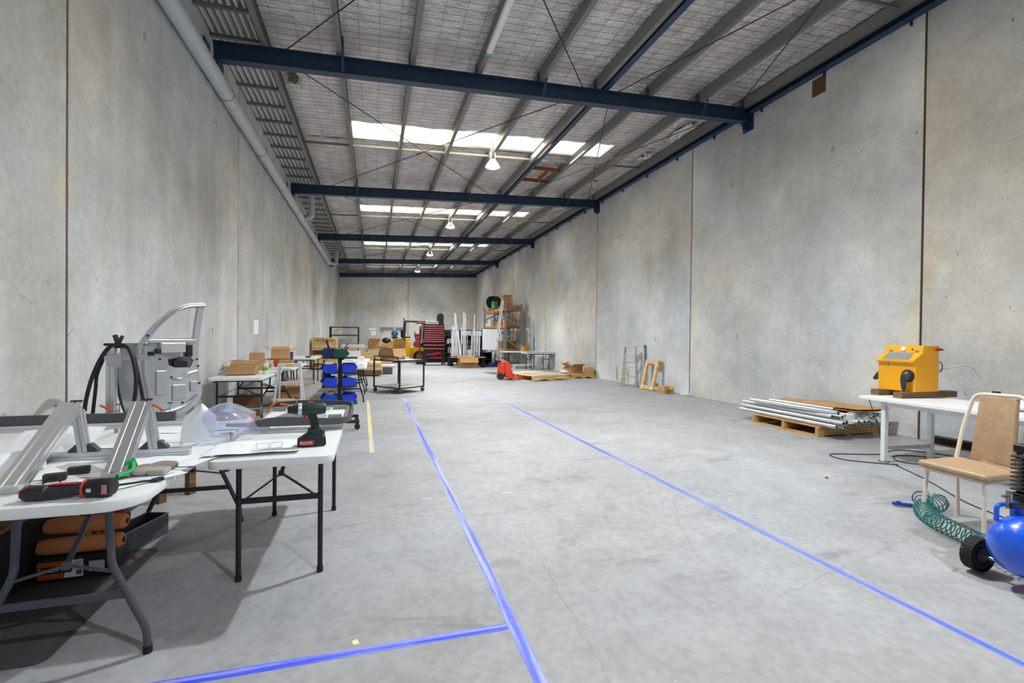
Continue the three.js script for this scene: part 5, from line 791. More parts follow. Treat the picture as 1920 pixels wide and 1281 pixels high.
// ---------- tables right of the bin stand with machine parts ----------
foldingTable('white folding table with white device parts behind the bin stand', -0.45, -10.85, 0.64, 1.85, 0, { wish: true, foot: 0.26, top: 0.16, group: 'tables in the middle of the hall' });
foldingTable('second white folding table in the middle, further back', -0.42, -12.85, 0.66, 1.8, 0, { wish: true, foot: 0.26, top: 0.16, group: 'tables in the middle of the hall' });
for (const [x, y, z, w, h, d, m, lb] of [[-0.4, 0, -10.2, 0.1, 0.025, 0.18, mGreyPlastic, 'dark flat module at the front of the middle table'], [-0.25, 0, -10.4, 0.14, 0.03, 0.4, mPlasticWhite, 'white slotted tray on the right edge of the middle table'], [-0.5, 0, -10.9, 0.34, 0.08, 0.4, mPlasticWhite, 'white device with dark cut-outs on the middle table'], [-0.62, 0, -11.5, 0.2, 0.05, 0.3, mGreyPlastic, 'dark tray at the back of the middle table'], [-0.45, 0, -12.5, 0.46, 0.1, 0.5, mPlasticWhite, 'white casing on the second middle table'], [-0.5, 0, -13.3, 0.34, 0.22, 0.3, M(0xd6d4d0, 0.5), 'pale printer shaped unit on the second middle table']]) { const o = thing('device_part', lb, 'device', [x, 0.7405, z], 0.05); part('housing', rbox(w, h, d, 0.008, 0, h / 2, 0), m, o); part('slot', [rbox(w * 0.5, 0.004, d * 0.25, 0.001, 0, h + 0.001, d * 0.1)], m === mGreyPlastic ? mSteel : mGreyPlastic, o); }
// ---------- wheeled cart with the open carton ----------
{
  const t = thing('wheeled_cart', 'black steel wheeled cart carrying an open carton', 'cart', [0.62, 0, -11.98], 0.7), w = 0.8, d = 0.9, r = 0.013;
  for (const sx of [-1, 1]) for (const sz of [-1, 1]) { part('post', box(0.03, 0.68, 0.03, sx * w / 2, 0.46, sz * d / 2), mBlack, t); const c = part('castor', cyl(0.05, 0.05, 0.03, sx * (w / 2 - 0.02), 0.051, sz * (d / 2 - 0.02), PI / 2, 0, 0.4), M(0x3a3a3c, 0.6), t); part('fork', box(0.045, 0.06, 0.045, sx * (w / 2 - 0.02), 0.09, sz * (d / 2 - 0.02)), M(0x6d6f72, 0.5, 0.4), c); }
  for (const y of [0.13, 0.78]) { for (const s of [-1, 1]) { part('frame_bar', box(w, 0.03, 0.03, 0, y, s * d / 2), mBlack, t); part('frame_bar', box(0.03, 0.03, d, s * w / 2, y, 0), mBlack, t); } part('shelf', box(w - 0.02, 0.012, d - 0.02, 0, y + 0.008, 0), M(0xb7b6b2, 0.5), t); }
  part('handle', pipe([[-w / 2, 0.79, -d / 2 + 0.05], [-w / 2 - 0.06, 0.88, -d / 2 + 0.05], [-w / 2 - 0.06, 0.88, d / 2 - 0.05], [-w / 2, 0.79, d / 2 - 0.05]], r, 8, 0.02), mBlack, t);
  const c = carton('carton', 'open brown carton with a white label on the wheeled cart', 0.44, 0.27, 0.42, [0.47, 0.796, -12.15], 0.75, { open: true, flaps: [1.35, 0.2, -1.3, -1.2], label: [0.1, 0.14, 0.05, 0.1] });
}
// ---------- pallet box with wrapped goods, small trolley ----------
{
  const t = thing('goods_platform', 'low timber platform stacked with padded boards', 'platform', [-0.22, 0, -17.1]);
  part('base_frame', [box(1.0, 0.1, 0.08, 0, 0.09, 0.45), box(1.0, 0.1, 0.08, 0, 0.09, -0.45), box(1.0, 0.06, 0.98, 0, 0.17, 0)], mDarkWood, t);
  for (const x of [-0.4, 0.4]) for (const z of [-0.4, 0.4]) part('castor', cyl(0.04, 0.04, 0.04, x, 0.0415, z, 0, 0, PI / 2), mBlack, t);
  part('timber_box', rbox(1.0, 0.13, 0.98, 0.008, 0, 0.267, 0), mPale, t);
  one('padded_board', 'pale padded board on top of the low timber platform', 'board', rbox(0.98, 0.14, 0.96, 0.05, 0, 0.07, 0), M(0xd9bf92, 0.85), [-0.22, 0.333, -17.1]);
  const s = thing('small_trolley', 'small trolley with white film on top beside the platform', 'trolley', [0.5, 0, -17.6]); part('tub', rbox(0.34, 0.22, 0.36, 0.02, 0, 0.13, 0), M(0x6b5d54, 0.7), s); part('film_roll', rbox(0.5, 0.09, 0.4, 0.04, 0.04, 0.29, 0), mPlasticWhite, s);
}
// ---------- big timber crate, black rack, boxes before the end wall ----------
{
  const t = thing('timber_crate', 'tall pale timber crate against the left wall', 'crate', [-1.86, 0, -20.4]);
  part('crate_body', box(0.9, 1.22, 0.6, 0, 0.66, 0), mPale, t); for (const x of [-0.41, 0.41]) part('batten', box(0.09, 1.24, 0.025, x, 0.66, 0.312), mPale, t); for (const y of [0.1, 1.24]) part('batten', box(0.9, 0.09, 0.025, 0, y, 0.337), mPale, t); for (let i = 0; i < 5; i++) part('board', box(0.142, 1.05, 0.014, -0.29 + i * 0.145, 0.67, 0.306), mPale, t); part('label_sheet', box(0.16, 0.16, 0.002, 0.12, 0.98, 0.326), mPaper, t); for (const x of [-0.25, -0.05, 0.1, 0.28]) part('hook', box(0.03, 0.08, 0.02, x, 1.17, 0.355), mDarkWood, t);
  const r = thing('steel_rack', 'black steel shelf rack behind the timber crate', 'rack', [-1.2, 0, -21.6]);
  for (const x of [-0.57, 0.57]) for (const z of [-0.3, 0.3]) part('post', box(0.05, 1.74, 0.05, x, 0.87, z), mBlack, r); for (const y of [0.25, 0.85, 1.38, 1.72]) { for (const z of [-0.3, 0.3]) part('rail', box(1.14, 0.04, 0.03, 0, y, z), mBlack, r); } for (const y of [0.24, 0.85, 1.36]) part('shelf', box(1.12, 0.015, 0.6, 0, y, 0), M(0x2a2a2c, 0.6), r); part('side_panel', box(0.012, 0.35, 0.58, -0.58, 1.55, 0), mBlack, r);
  for (const [x, y, w, h, d, c, lb] of [[-1.47, 1.3675, 0.34, 0.24, 0.4, 0xd8d6d0, 'white wrapped parcel on the upper rack shelf'], [-1.05, 1.3675, 0.42, 0.16, 0.4, 0xaab2b8, 'grey plastic tub on the upper rack shelf'], [-1.2, 0.8575, 0.6, 0.36, 0.4, 0x9aa4a8, 'clear grey tub on the middle rack shelf'], [-0.72, 0.8575, 0.3, 0.2, 0.4, 0xb8a488, 'tan bundle on the middle rack shelf'], [-1.3, 0.2475, 0.5, 0.4, 0.4, 0x1d1c1e, 'black crate on the lowest rack shelf'], [-0.8, 0.2475, 0.3, 0.3, 0.3, 0x7a5a3a, 'brown box on the lowest rack shelf']]) one('rack_parcel', lb, 'parcel', rbox(w, h, d, 0.03, 0, h / 2, 0), M(c, 0.6), [x, y, -21.6]);
  one('small_carton', 'white and brown carton on top of the wrapped parcel', 'box', rbox(0.2, 0.2, 0.2, 0.006, 0, 0.1, 0), M(0xd9c4a4, 0.7), [-1.45, 1.608, -21.6]);
  carton('carton', 'brown carton on the bench left of the forklift', 0.42, 0.32, 0.4, [0.02, 0.852, -19.4], 0.1, { open: true });
  const b = thing('timber_bench', 'pale timber bench holding cartons left of the forklift', 'bench', [-0.0, 0, -19.4]); part('bench_top', box(1.3, 0.05, 0.7, 0.1, 0.825, 0), mPale, b); part('end_panel', box(0.05, 0.8, 0.66, -0.5, 0.4, 0), mPale, b); part('end_panel', box(0.05, 0.8, 0.66, 0.7, 0.4, 0), mPale, b); part('front_panel', box(1.15, 0.5, 0.02, 0.1, 0.5, 0.33), mPale, b);
  carton('carton', 'second carton behind the open one on the timber bench', 0.4, 0.22, 0.34, [0.5, 0.852, -19.4], -0.05, {});
  one('black_helmet', 'dark round helmet on the carton at the bench end', 'helmet', ball(0.15, 0, 0.0, 0, 1.2, 0.8, 1), mBlack, [0.5, 1.195, -19.4]);
  one('packed_board', 'long pale packed board lying on the bench behind', 'board', box(0.9, 0.1, 0.3, 0, 0.05, 0), M(0xded6c4, 0.8), [-0.8, 0.9, -20.6]);
  const w2 = thing('side_bench', 'dark-legged side bench in front of the rack', 'bench', [-0.75, 0, -20.6]); part('bench_top', box(1.1, 0.04, 0.5, 0, 0.875, 0), M(0xc9c4ba, 0.6), w2); for (const x of [-0.5, 0.5]) for (const z of [-0.2, 0.2]) part('leg', box(0.04, 0.855, 0.04, x, 0.4275, z), mBlack, w2);
  for (const [x, y, w, h, lb] of [[-0.05, 1.84, 0.5, 0.12, 'narrow white notice above another on the end wall'], [0.0, 1.55, 0.34, 0.3, 'square white notice on the end wall']]) one('wall_notice', lb, 'notice', box(w, h, 0.003), mPaper, [x, y, ZB + 0.002]);
}
// ---------- forklift ----------
{
  const t = thing('forklift', 'yellow forklift truck with navy overhead guard, seen from its side', 'forklift', [1.8, 0, -25.2]), mY = M(0xe2a400, 0.4), mN = M(0x24303e, 0.45);
  part('counterweight', ext([[-0.95, 0.42], [-0.98, 0.62], [-0.98, 1.0], [-0.9, 1.12], [-0.1, 1.16], [0.05, 1.0], [0.05, 0.3], [-0.5, 0.3], [-0.62, 0.5], [-0.85, 0.42]], 1.05, 0, 0, 0, 0, 0, 0, 0.04), mY, t);
  part('hood', rbox(0.85, 0.12, 0.8, 0.04, -0.4, 1.2, 0), mY, t);
  part('floor_body', ext([[0.05, 0.22], [0.78, 0.22], [0.78, 0.78], [0.05, 0.82]], 1.0, 0, 0, 0, 0, 0, 0, 0.02), mY, t);
  part('fuel_tank_cover', rbox(0.5, 0.3, 1.0, 0.1, 0.5, 0.93, 0), mN, t);
  part('seat', [rbox(0.42, 0.12, 0.5, 0.05, -0.15, 1.3, 0), rbox(0.12, 0.4, 0.48, 0.05, -0.36, 1.5, 0)], mBlack, t);
  for (const z of [-0.46, 0.46]) { part('rear_pillar', bar([-0.28, 1.15, z], [-0.22, 2.14, z], 0.09, 0.22), mN, t); part('front_pillar', bar([0.62, 0.8, z], [0.72, 2.12, z], 0.06, 0.08), mN, t); part('guard_rail', bar([-0.28, 2.15, z], [0.98, 2.12, z], 0.06, 0.06), mN, t); }
  for (let i = 0; i < 6; i++) part('guard_slat', box(0.04, 0.03, 0.9, -0.15 + i * 0.2, 2.14, 0), mN, t);
  part('beacon', [cyl(0.05, 0.04, 0.1, -0.3, 2.26, 0.42), cyl(0.06, 0.06, 0.02, -0.3, 2.2, 0.42)], M(0xb5662a, 0.4), t);
  part('steering_wheel', torus(0.15, 0.018, 0.3, 1.45, 0, 0.9, PI / 2, 0), mBlack, t);
  for (const [x, r] of [[-0.62, 0.27], [0.5, 0.32]]) for (const z of [-0.46, 0.46]) { const w = part('wheel', lathe([[r * 0.55, -0.1], [r * 0.95, -0.1], [r, -0.07], [r, 0.07], [r * 0.95, 0.1], [r * 0.55, 0.1]], x, r, z, PI / 2, 0, 0, 26), mRubber, t); part('rim', cyl(r * 0.55, r * 0.55, 0.14, x, r, z, PI / 2), M(0x8f7a3a, 0.5), w); }
  for (const z of [-0.3, 0.3]) part('mast_channel', box(0.28, 2.45, 0.1, 1.62, 1.3, z), mBlack, t);
  part('mast_crosshead', [box(0.14, 0.5, 0.66, 1.62, 2.35, 0), box(0.1, 0.1, 0.66, 1.62, 0.3, 0)], mBlack, t); part('lift_cylinder', rod([1.6, 0.2, 0], [1.6, 2.2, 0], 0.05), M(0x3a3a3c, 0.4), t);
  part('mast_mount', box(0.76, 0.2, 0.6, 1.2, 0.36, 0), mBlack, t);
  for (const z of [-0.25, 0.25]) part('fork', box(0.9, 0.05, 0.12, 2.1, 0.08, z), mBlack, t);
  const gas = thing('gas_cylinder', 'blue gas cylinder lying on the back of the forklift', 'gas cylinder', [1.05, 1.4, -25.0]); part('shell', lathe([[0, -0.32], [0.12, -0.3], [0.17, -0.22], [0.17, 0.22], [0.12, 0.3], [0, 0.32]], 0, 0.1, 0, PI / 2), M(0x1f6a96, 0.4), gas); part('cradle', [box(0.3, 0.08, 0.4, 0, -0.1, 0)], mBlack, gas); part('valve', cyl(0.035, 0.035, 0.1, 0, 0.1, 0.36, PI / 2), mSteel, gas);
  const tw = one('orange_towel', 'brown cloth draped under the forklift guard', 'cloth', tube([[0.35, 2.05, 0.5], [0.6, 2.1, 0.5], [0.85, 2.02, 0.5], [1.05, 2.06, 0.5]], 0.045, 20, 8), M(0x7a4a2e, 0.9), [1.8, -0.02, -25.2]);
}
{
  const h = thing('wall_beam', 'pale steel beam on brackets high on the end wall', 'beam', [1.42, 2.0, ZB + 0.22]); part('beam', rbox(1.7, 0.14, 0.14, 0.02, 0, 0.06, 0), M(0xc9ccc9, 0.4, 0.3), h); for (const x of [-0.7, 0.55]) part('bracket', rbox(0.16, 0.12, 0.3, 0.01, x, -0.07, -0.06), M(0x8a8d8b, 0.5, 0.3), h);
  part('drop_pipe', rod([0.02, 0, 0], [0.02, -0.4, 0], 0.04), mPlasticWhite, h);
}
// ---------- red bin rack ----------
{
  const t = thing('bin_rack', 'tall black louvre rack on castors full of red bins', 'rack', [2.82, 0, -22.95]);
  part('frame', [box(0.05, 1.86, 0.06, -0.48, 1.03, 0), box(0.05, 1.86, 0.06, 0.48, 1.03, 0), box(1.0, 0.05, 0.06, 0, 1.94, 0), box(1.0, 0.06, 0.5, 0, 0.14, 0)], mBlack, t); part('louvre_panel', box(0.94, 1.76, 0.02, 0, 1.03, 0), M(0x1a1a1e, 0.5), t);
  for (const x of [-0.42, 0.42]) for (const z of [-0.2, 0.2]) part('castor', cyl(0.05, 0.05, 0.035, x, 0.052, z, 0, 0, PI / 2), mRubber, t);
  const g = mergeGeometries([box(0.11, 0.004, 0.1, 0, 0.004, 0.06), box(0.11, 0.05, 0.004, 0, 0.03, 0.112, -0.3), box(0.004, 0.075, 0.1, -0.053, 0.04, 0.06), box(0.004, 0.075, 0.1, 0.053, 0.04, 0.06), box(0.11, 0.075, 0.004, 0, 0.04, 0.013)].map(clean)), mr = [M(0xb52329, 0.42), M(0xa61f27, 0.42)], part2 = M(0xd9cfcb, 0.7);
  for (let r = 0; r < 10; r++) for (let i = 0; i < 8; i++) { const y = 1.83 - r * 0.105 - (r > 7 ? 0.07 * (r - 7) : 0), o = new THREE.Mesh(g, mr[(r + i) % 2]); o.name = numbered('red_bin'); o.position.set(2.82 - 0.42 + i * 0.12, y, -22.94); o.userData = { label: `red bin, ${NTH[i]} from the left in the ${NTH[r]} row of the louvre rack`, category: 'bin', group: 'red bins on the louvre rack' }; scene.add(o); }
  for (const [x, y, w, lb] of [[2.98, 0.52, 0.3, 'wide red bin low on the louvre rack'], [2.7, 0.45, 0.42, 'wider red bin at the bottom of the louvre rack'], [2.9, 0.3, 0.6, 'broadest red bin at the foot of the louvre rack']]) one('red_bin', lb, 'bin', [box(w, 0.004, 0.12, 0, 0.004, 0.075), box(w, 0.06, 0.004, 0, 0.034, 0.135), box(w, 0.08, 0.004, 0, 0.042, 0.016)], mr[0], [x, y, -22.94]);
  const s = thing('side_bin_rack', 'second red bin rack seen edge-on beside the first', 'rack', [2.18, 0, -23.45]); part('panel', box(0.03, 1.7, 0.5, 0.02, 1.0, 0), M(0x8a2025, 0.5), s); part('bin_stack', [0, 1, 2, 3].map((i) => box(0.2, 0.16, 0.4, -0.1, 0.9 + i * 0.17, 0)), mr[1], s); part('foot', box(0.3, 0.15, 0.5, 0, 0.075, 0), mBlack, s);
  one('waste_bin', 'round black waste bin right of the red bin rack', 'bin', lathe([[0, 0], [0.13, 0], [0.16, 0.4], [0.15, 0.4], [0.12, 0.02], [0, 0.02]]), M(0x2a2c30, 0.6), [3.5, 0, -22.1]);
  const br = one('broom', 'wooden broom handle standing in the waste bin', 'broom', rod([0, 0.03, 0], [0.06, 1.0, -0.05], 0.018), M(0x9a7a58, 0.7), [3.5, 0, -22.1]);
  const w = thing('window_unit', 'white flat panel lying on top of the bin rack', 'panel', [2.72, 1.966, -23.0]); part('panel', rbox(0.6, 0.14, 0.3, 0.01, 0, 0.07, 0), mPlasticWhite, w); part('grille', box(0.5, 0.06, 0.004, 0, 0.07, 0.152), M(0x9a9d9f, 0.5), w);
}
// ---------- upright tubes in a black rack ----------
{
  const t = thing('tube_rack', 'black floor rack holding upright aluminium tubes', 'rack', [4.2, 0, -21.7]);
  part('shelf', box(1.6, 0.03, 0.5, 0, 0.45, 0), mBlack, t); for (const x of [-0.78, -0.25, 0.3, 0.78]) for (const z of [-0.23, 0.23]) part('post', box(0.04, z < 0 ? 1.7 : 0.45, 0.04, x, z < 0 ? 0.85 : 0.225, z), mBlack, t); for (const y of [1.05, 1.68]) part('rail', box(1.6, 0.05, 0.03, 0, y, -0.23), mBlack, t); for (const x of [-0.25, 0.3]) part('divider', box(0.02, 0.6, 0.46, x, 0.75, 0), mBlack, t);
  const spec = [[3.46, 1.15, 0.05], [3.48, 1.3, -0.03], [3.5, 1.4, 0], [3.56, 1.35, 0.02], [3.62, 2.0, -0.03], [3.66, 1.5, 0.05], [3.71, 1.95, -0.06], [3.76, 1.2, -0.04], [3.8, 1.25, -0.02], [3.88, 1.3, 0.02], [3.94, 1.0, 0.01], [4.0, 2.05, 0], [4.04, 2.02, 0.0], [4.08, 1.98, 0.0], [4.12, 1.98, -0.01], [4.16, 1.0, 0.03], [4.42, 1.1, 0.03], [4.46, 1.25, -0.02], [4.5, 1.95, 0.01], [4.53, 1.3, -0.01], [4.57, 1.28, 0.02], [4.62, 1.2, 0.04], [4.67, 1.0, -0.03], [4.72, 1.1, 0.0], [4.75, 1.22, 0.02], [4.78, 0.9, -0.05], [4.36, 1.0, 0.03], [3.98, 1.5, -0.04], [4.02, 1.2, 0.05], [3.59, 1.1, 0.06], [3.68, 1.15, 0.0]].sort((a, b) => a[0] - b[0]);
  const ms = [M(0xe9ebee, 0.35, 0.3), M(0xc6cad0, 0.35, 0.4), M(0xf0f1f2, 0.45, 0.1)], names = spec.length;
  spec.forEach(([x, h, l], i) => one('upright_tube', `upright silver tube, ${NTH[i]} from the left in the black floor rack`, 'tube', [bar([0, 0, 0], [l * 1.2, h, -0.05], 0.034, 0.03)], ms[i % 3], [x, 0.467, -21.6 + (i % 3) * 0.08], 0, 'upright tubes in the black rack'));
  one('white_trough', 'wide white channel leaning upright among the tubes', 'channel', [bar([0, 0, 0], [-0.13, 1.2, 0], 0.07, 0.04)], mPlasticWhite, [3.86, 0.467, -21.48]);
  for (const [x, y, w, h, c, lb] of [[4.32, 0.466, 0.18, 0.3, 0xd0d2d4, 'white bundle between the upright tube groups'], [4.33, 0.77, 0.16, 0.2, 0x46494a, 'dark bundle on the white one between the tubes']]) one('rack_parcel', lb, 'parcel', rbox(w, h, 0.2, 0.04, 0, h / 2, 0), M(c, 0.6), [x, y, -21.7]);
  carton('carton', 'large open brown carton in front of the tube rack', 0.82, 0.44, 0.5, [4.06, 0, -20.7], 0.02, { open: true, flaps: [0.05, 0.05, -0.95, 0.3] });
  const cp = scene.children[scene.children.length - 1]; for (const [x] of [[-0.1], [0.04], [0.18]]) part('printed_arrow', ext([[-0.03, 0.1], [0.03, 0.1], [0, 0.03]], 0.001, x, 0.1, 0.2515), M(0x3a2a1a, 0.8), cp);
  const f = thing('panel_board', 'white flip panel board with thin vertical lines', 'board', [5.17, 0, -21.18]); part('board', box(0.68, 0.97, 0.03, 0, 1.27, 0), M(0xe4e8ee, 0.4), f); part('top_bar', box(0.7, 0.03, 0.05, 0, 1.77, 0), mGreyPlastic, f); for (const x of [-0.3, 0.3]) part('leg', box(0.03, 1.2, 0.03, x, 0.6, -0.04), mLegDark, f); part('groove', [-0.12, 0.02, 0.1, 0.18, 0.26].map((x) => box(0.006, 0.6, 0.002, x, 1.44, 0.0165)), M(0xb4bac4, 0.5), f); part('base', box(0.66, 0.04, 0.34, 0, 0.02, -0.04), mBlack, f);
  const c = thing('dark_cabinet', 'low dark shelf of supplies under the panel board', 'shelf', [5.0, 0, -22.36]); part('shelf', [box(1.0, 0.03, 0.6, 0, 0.62, 0), box(1.0, 0.03, 0.6, 0, 0.3, 0), box(0.03, 0.64, 0.6, -0.5, 0.32, 0), box(0.03, 0.64, 0.6, 0.5, 0.32, 0), box(1.0, 0.64, 0.02, 0, 0.32, -0.3)], M(0x2c2824, 0.7), c);
  for (let i = 0; i < 5; i++) one('supply_can', `can, ${NTH[i]} from the left on the low dark shelf`, 'can', cyl(0.06, 0.06, 0.16, 0, 0.08, 0), [mSteel, M(0xb7a98c, 0.5), mGreyPlastic][i % 3], [4.68 + i * 0.15, 0.636, -22.2], 0, 'cans on the low shelf');
  for (const [x, col, lb] of [[4.8, 0x24262a, 'black tub on the floor left under the panel board'], [5.2, 0x26327a, 'dark blue tub on the floor under the panel board'], [5.55, 0x2a2a2c, 'black tub on the floor right under the panel board']]) one('floor_tub', lb, 'tub', lathe([[0, 0], [0.13, 0], [0.15, 0.2], [0.14, 0.2], [0.12, 0.02], [0, 0.02]]), M(col, 0.5), [x, 0, -20.9]);
  for (const [x, l, h, lb] of [[5.68, 0.08, 1.35, 'long white batten leaning right of the panel board'], [5.76, -0.05, 1.4, 'second white batten leaning right of the panel board'], [5.84, 0.04, 1.38, 'third white batten leaning right of the panel board']]) one('leaning_batten', lb, 'batten', bar([0, 0, 0], [l, h, -0.25], 0.035, 0.03), mPlasticWhite, [x, 0.255, -21.6]);
  const bx = thing('batten_tub', 'black floor tub holding the leaning battens', 'tub', [5.78, 0, -21.65]); part('tub', box(0.36, 0.25, 0.4, 0, 0.126, 0), mBlack, bx);
}
// ---------- pallet racking ----------
{
  const t = thing('pallet_racking', 'steel pallet racking with orange beams at the right wall', 'racking', [6.3, 0, -22.5]), mU = M(0x8f9499, 0.45, 0.4), mO = M(0xc8742e, 0.5), D = 0.84, L = 4.6;
  for (const z of [0, -L / 2, -L]) { for (const x of [0, D]) part('upright', box(0.09, 3.05, 0.07, x, 1.525, z), mU, t); const zz = [[0.28, 0.75, 0], [0.75, 1.3, 1], [1.3, 1.85, 0], [1.85, 2.35, 1], [2.35, 2.75, 0]]; for (const [a, b, s] of zz) part('frame_brace', bar([s ? D : 0, a, z], [s ? 0 : D, b, z], 0.03, 0.055), mU, t); for (const y of [0.25, 2.76]) part('frame_tie', box(D, 0.05, 0.03, D / 2, y, z), mU, t); }
  for (const y of [0.7, 1.9, 2.78]) for (const x of [0, D]) part('load_beam', box(0.05, 0.11, L, x - (x ? -0.0 : 0.0), y, -L / 2), mO, t);
  for (const y of [0.756, 1.956, 2.836]) for (let i = 0; i < 9; i++) part('shelf_board', box(D, 0.02, 0.42, D / 2, y + 0.011, -0.3 - i * 0.5), mWood, t);
  pallet('timber pallet on the top level of the racking, near end', [6.72, 2.858, -23.2], 0, 0.95, 1.1, mWood, { boards: 6, h: 0.12, group: 'pallets on the racking' });
  pallet('timber pallet on the top level of the racking, far end', [6.72, 2.858, -25.52], 0, 0.95, 1.1, mWood, { boards: 6, h: 0.12, group: 'pallets on the racking' });
  const top = 2.979;
  for (const [x, z, y, r, lb] of [[6.45, -25.85, 0, 0.36, 'large black cable reel at the back of the racking top'], [6.56, -25.52, 0, 0.34, 'front black cable reel on the racking top']]) { const q = thing('cable_reel', lb, 'reel', [x, top + r, z], 0.5, 'cable reels on the racking'); part('flange', cyl(r, r, 0.02, 0, 0, 0.1, PI / 2, 0, 0, 30), mBlack, q); part('flange', cyl(r, r, 0.02, 0, 0, -0.1, PI / 2, 0, 0, 30), mBlack, q); part('wound_cable', cyl(r * 0.7, r * 0.7, 0.18, 0, 0, 0, PI / 2, 0, 0, 24), M(0x1d1d1f, 0.7), q); }
  one('green_drum', 'bright green drum on the racking top before the reels', 'drum', lathe([[0, 0], [0.17, 0], [0.18, 0.02], [0.17, 0.04], [0.17, 0.34], [0.18, 0.36], [0, 0.36]]), M(0x0f9a52, 0.4), [6.38, top + 0.001, -25.08]);
  carton('carton', 'brown carton on the racking top beside the ladder', 0.5, 0.26, 0.4, [6.5, top, -23.0], 0.05, { group: 'cartons on the racking' });
  carton('carton', 'open smaller carton stacked on the racking top carton', 0.42, 0.18, 0.34, [6.47, top + 0.262, -23.0], -0.05, { open: true, group: 'cartons on the racking' });
  one('white_board', 'large pale board standing on the racking top by the wall', 'board', rbox(0.5, 0.52, 0.06, 0.006, 0, 0.26, 0), M(0xdfe0de, 0.6), [7.0, top, -22.85], 0);
  for (const [z, h, lb] of [[-23.1, 0.3, 'brown carton on the middle rack level, near end'], [-24.0, 0.35, 'brown carton on the middle rack level'], [-26.3, 0.42, 'white carton on the far end of the middle rack level']]) carton('carton', lb, 0.55, h, 0.5, [6.66, 1.978, z], 0.05, { mat: z < -26 ? M(0xddd5c8, 0.7) : mCard, group: 'cartons on the racking' });
  for (const [z, lb] of [[-23.2, 'brown carton on the lower rack level, near end'], [-24.2, 'brown carton on the lower rack level behind it']]) carton('carton', lb, 0.6, 0.4, 0.6, [6.7, 0.778, z], 0, { mat: mCardDark, group: 'cartons on the racking' });
  // leaning extension ladder
  const l = thing('extension_ladder', 'aluminium extension ladder leaning on the racking', 'ladder', [5.62, 0, -22.2], 0), top2 = [0.52, 3.2, -0.3]; for (const z of [-0.18, 0.18]) part('stile', bar([0, 0, z], [top2[0], top2[1], top2[2] + z], 0.04, 0.1), M(0xdcdee0, 0.45, 0.1), l); for (let i = 1; i < 11; i++) { const k = i / 11; part('rung', rod([top2[0] * k, top2[1] * k, top2[2] * k - 0.18], [top2[0] * k, top2[1] * k, top2[2] * k + 0.18], 0.016), mAlu, l); }
}
// far right tables with sheets
{
  foldingTable('grey-topped folding table by the racking with flat profiles on it', 6.35, -20.3, 0.72, 1.7, PI / 2, { group: 'tables by the racking' });
  foldingTable('folding table along the right wall before the racking', 6.75, -18.95, 0.75, 1.3, PI / 2 + 0.05, { group: 'tables by the racking' });
  for (const [x, z, w, d, m, a, lb] of [[6.3, -20.3, 1.3, 0.3, mAlu, 0.05, 'silver flat profile on the grey table by the racking'], [6.8, -18.95, 1.25, 0.5, M(0x4b4d52, 0.5), 0.05, 'dark sheet on the table along the right wall'], [6.95, -18.8, 0.9, 0.3, mPlasticWhite, 0.1, 'white sheet on top of the dark sheet']]) one('flat_profile', lb, 'sheet', box(w, 0.02, d, 0, 0.011, 0), m, [x, 0.7405 + (m === mPlasticWhite ? 0.022 : 0), z], a);
  carton('carton', 'orange-brown open carton on the far right table', 0.28, 0.2, 0.26, [6.62, 0.7625, -20.35], 0.2, { open: true, flaps: [0.3, 0.8, 0.4, -1.1], mat: M(0xc08a3c, 0.8) });
  one('low_stool', 'low white shelf board under the far right table', 'board', [box(0.9, 0.03, 0.4, 0, 0.15, 0), box(0.03, 0.135, 0.4, -0.4, 0.068, 0), box(0.03, 0.135, 0.4, 0.4, 0.068, 0)], mPlasticWhite, [6.4, 0, -20.0]);
  one('green_box', 'small bright green box on the floor before the racking', 'box', rbox(0.24, 0.12, 0.2, 0.01, 0, 0.06, 0), M(0x1f8a3c, 0.5), [5.85, 0, -20.4]);
}
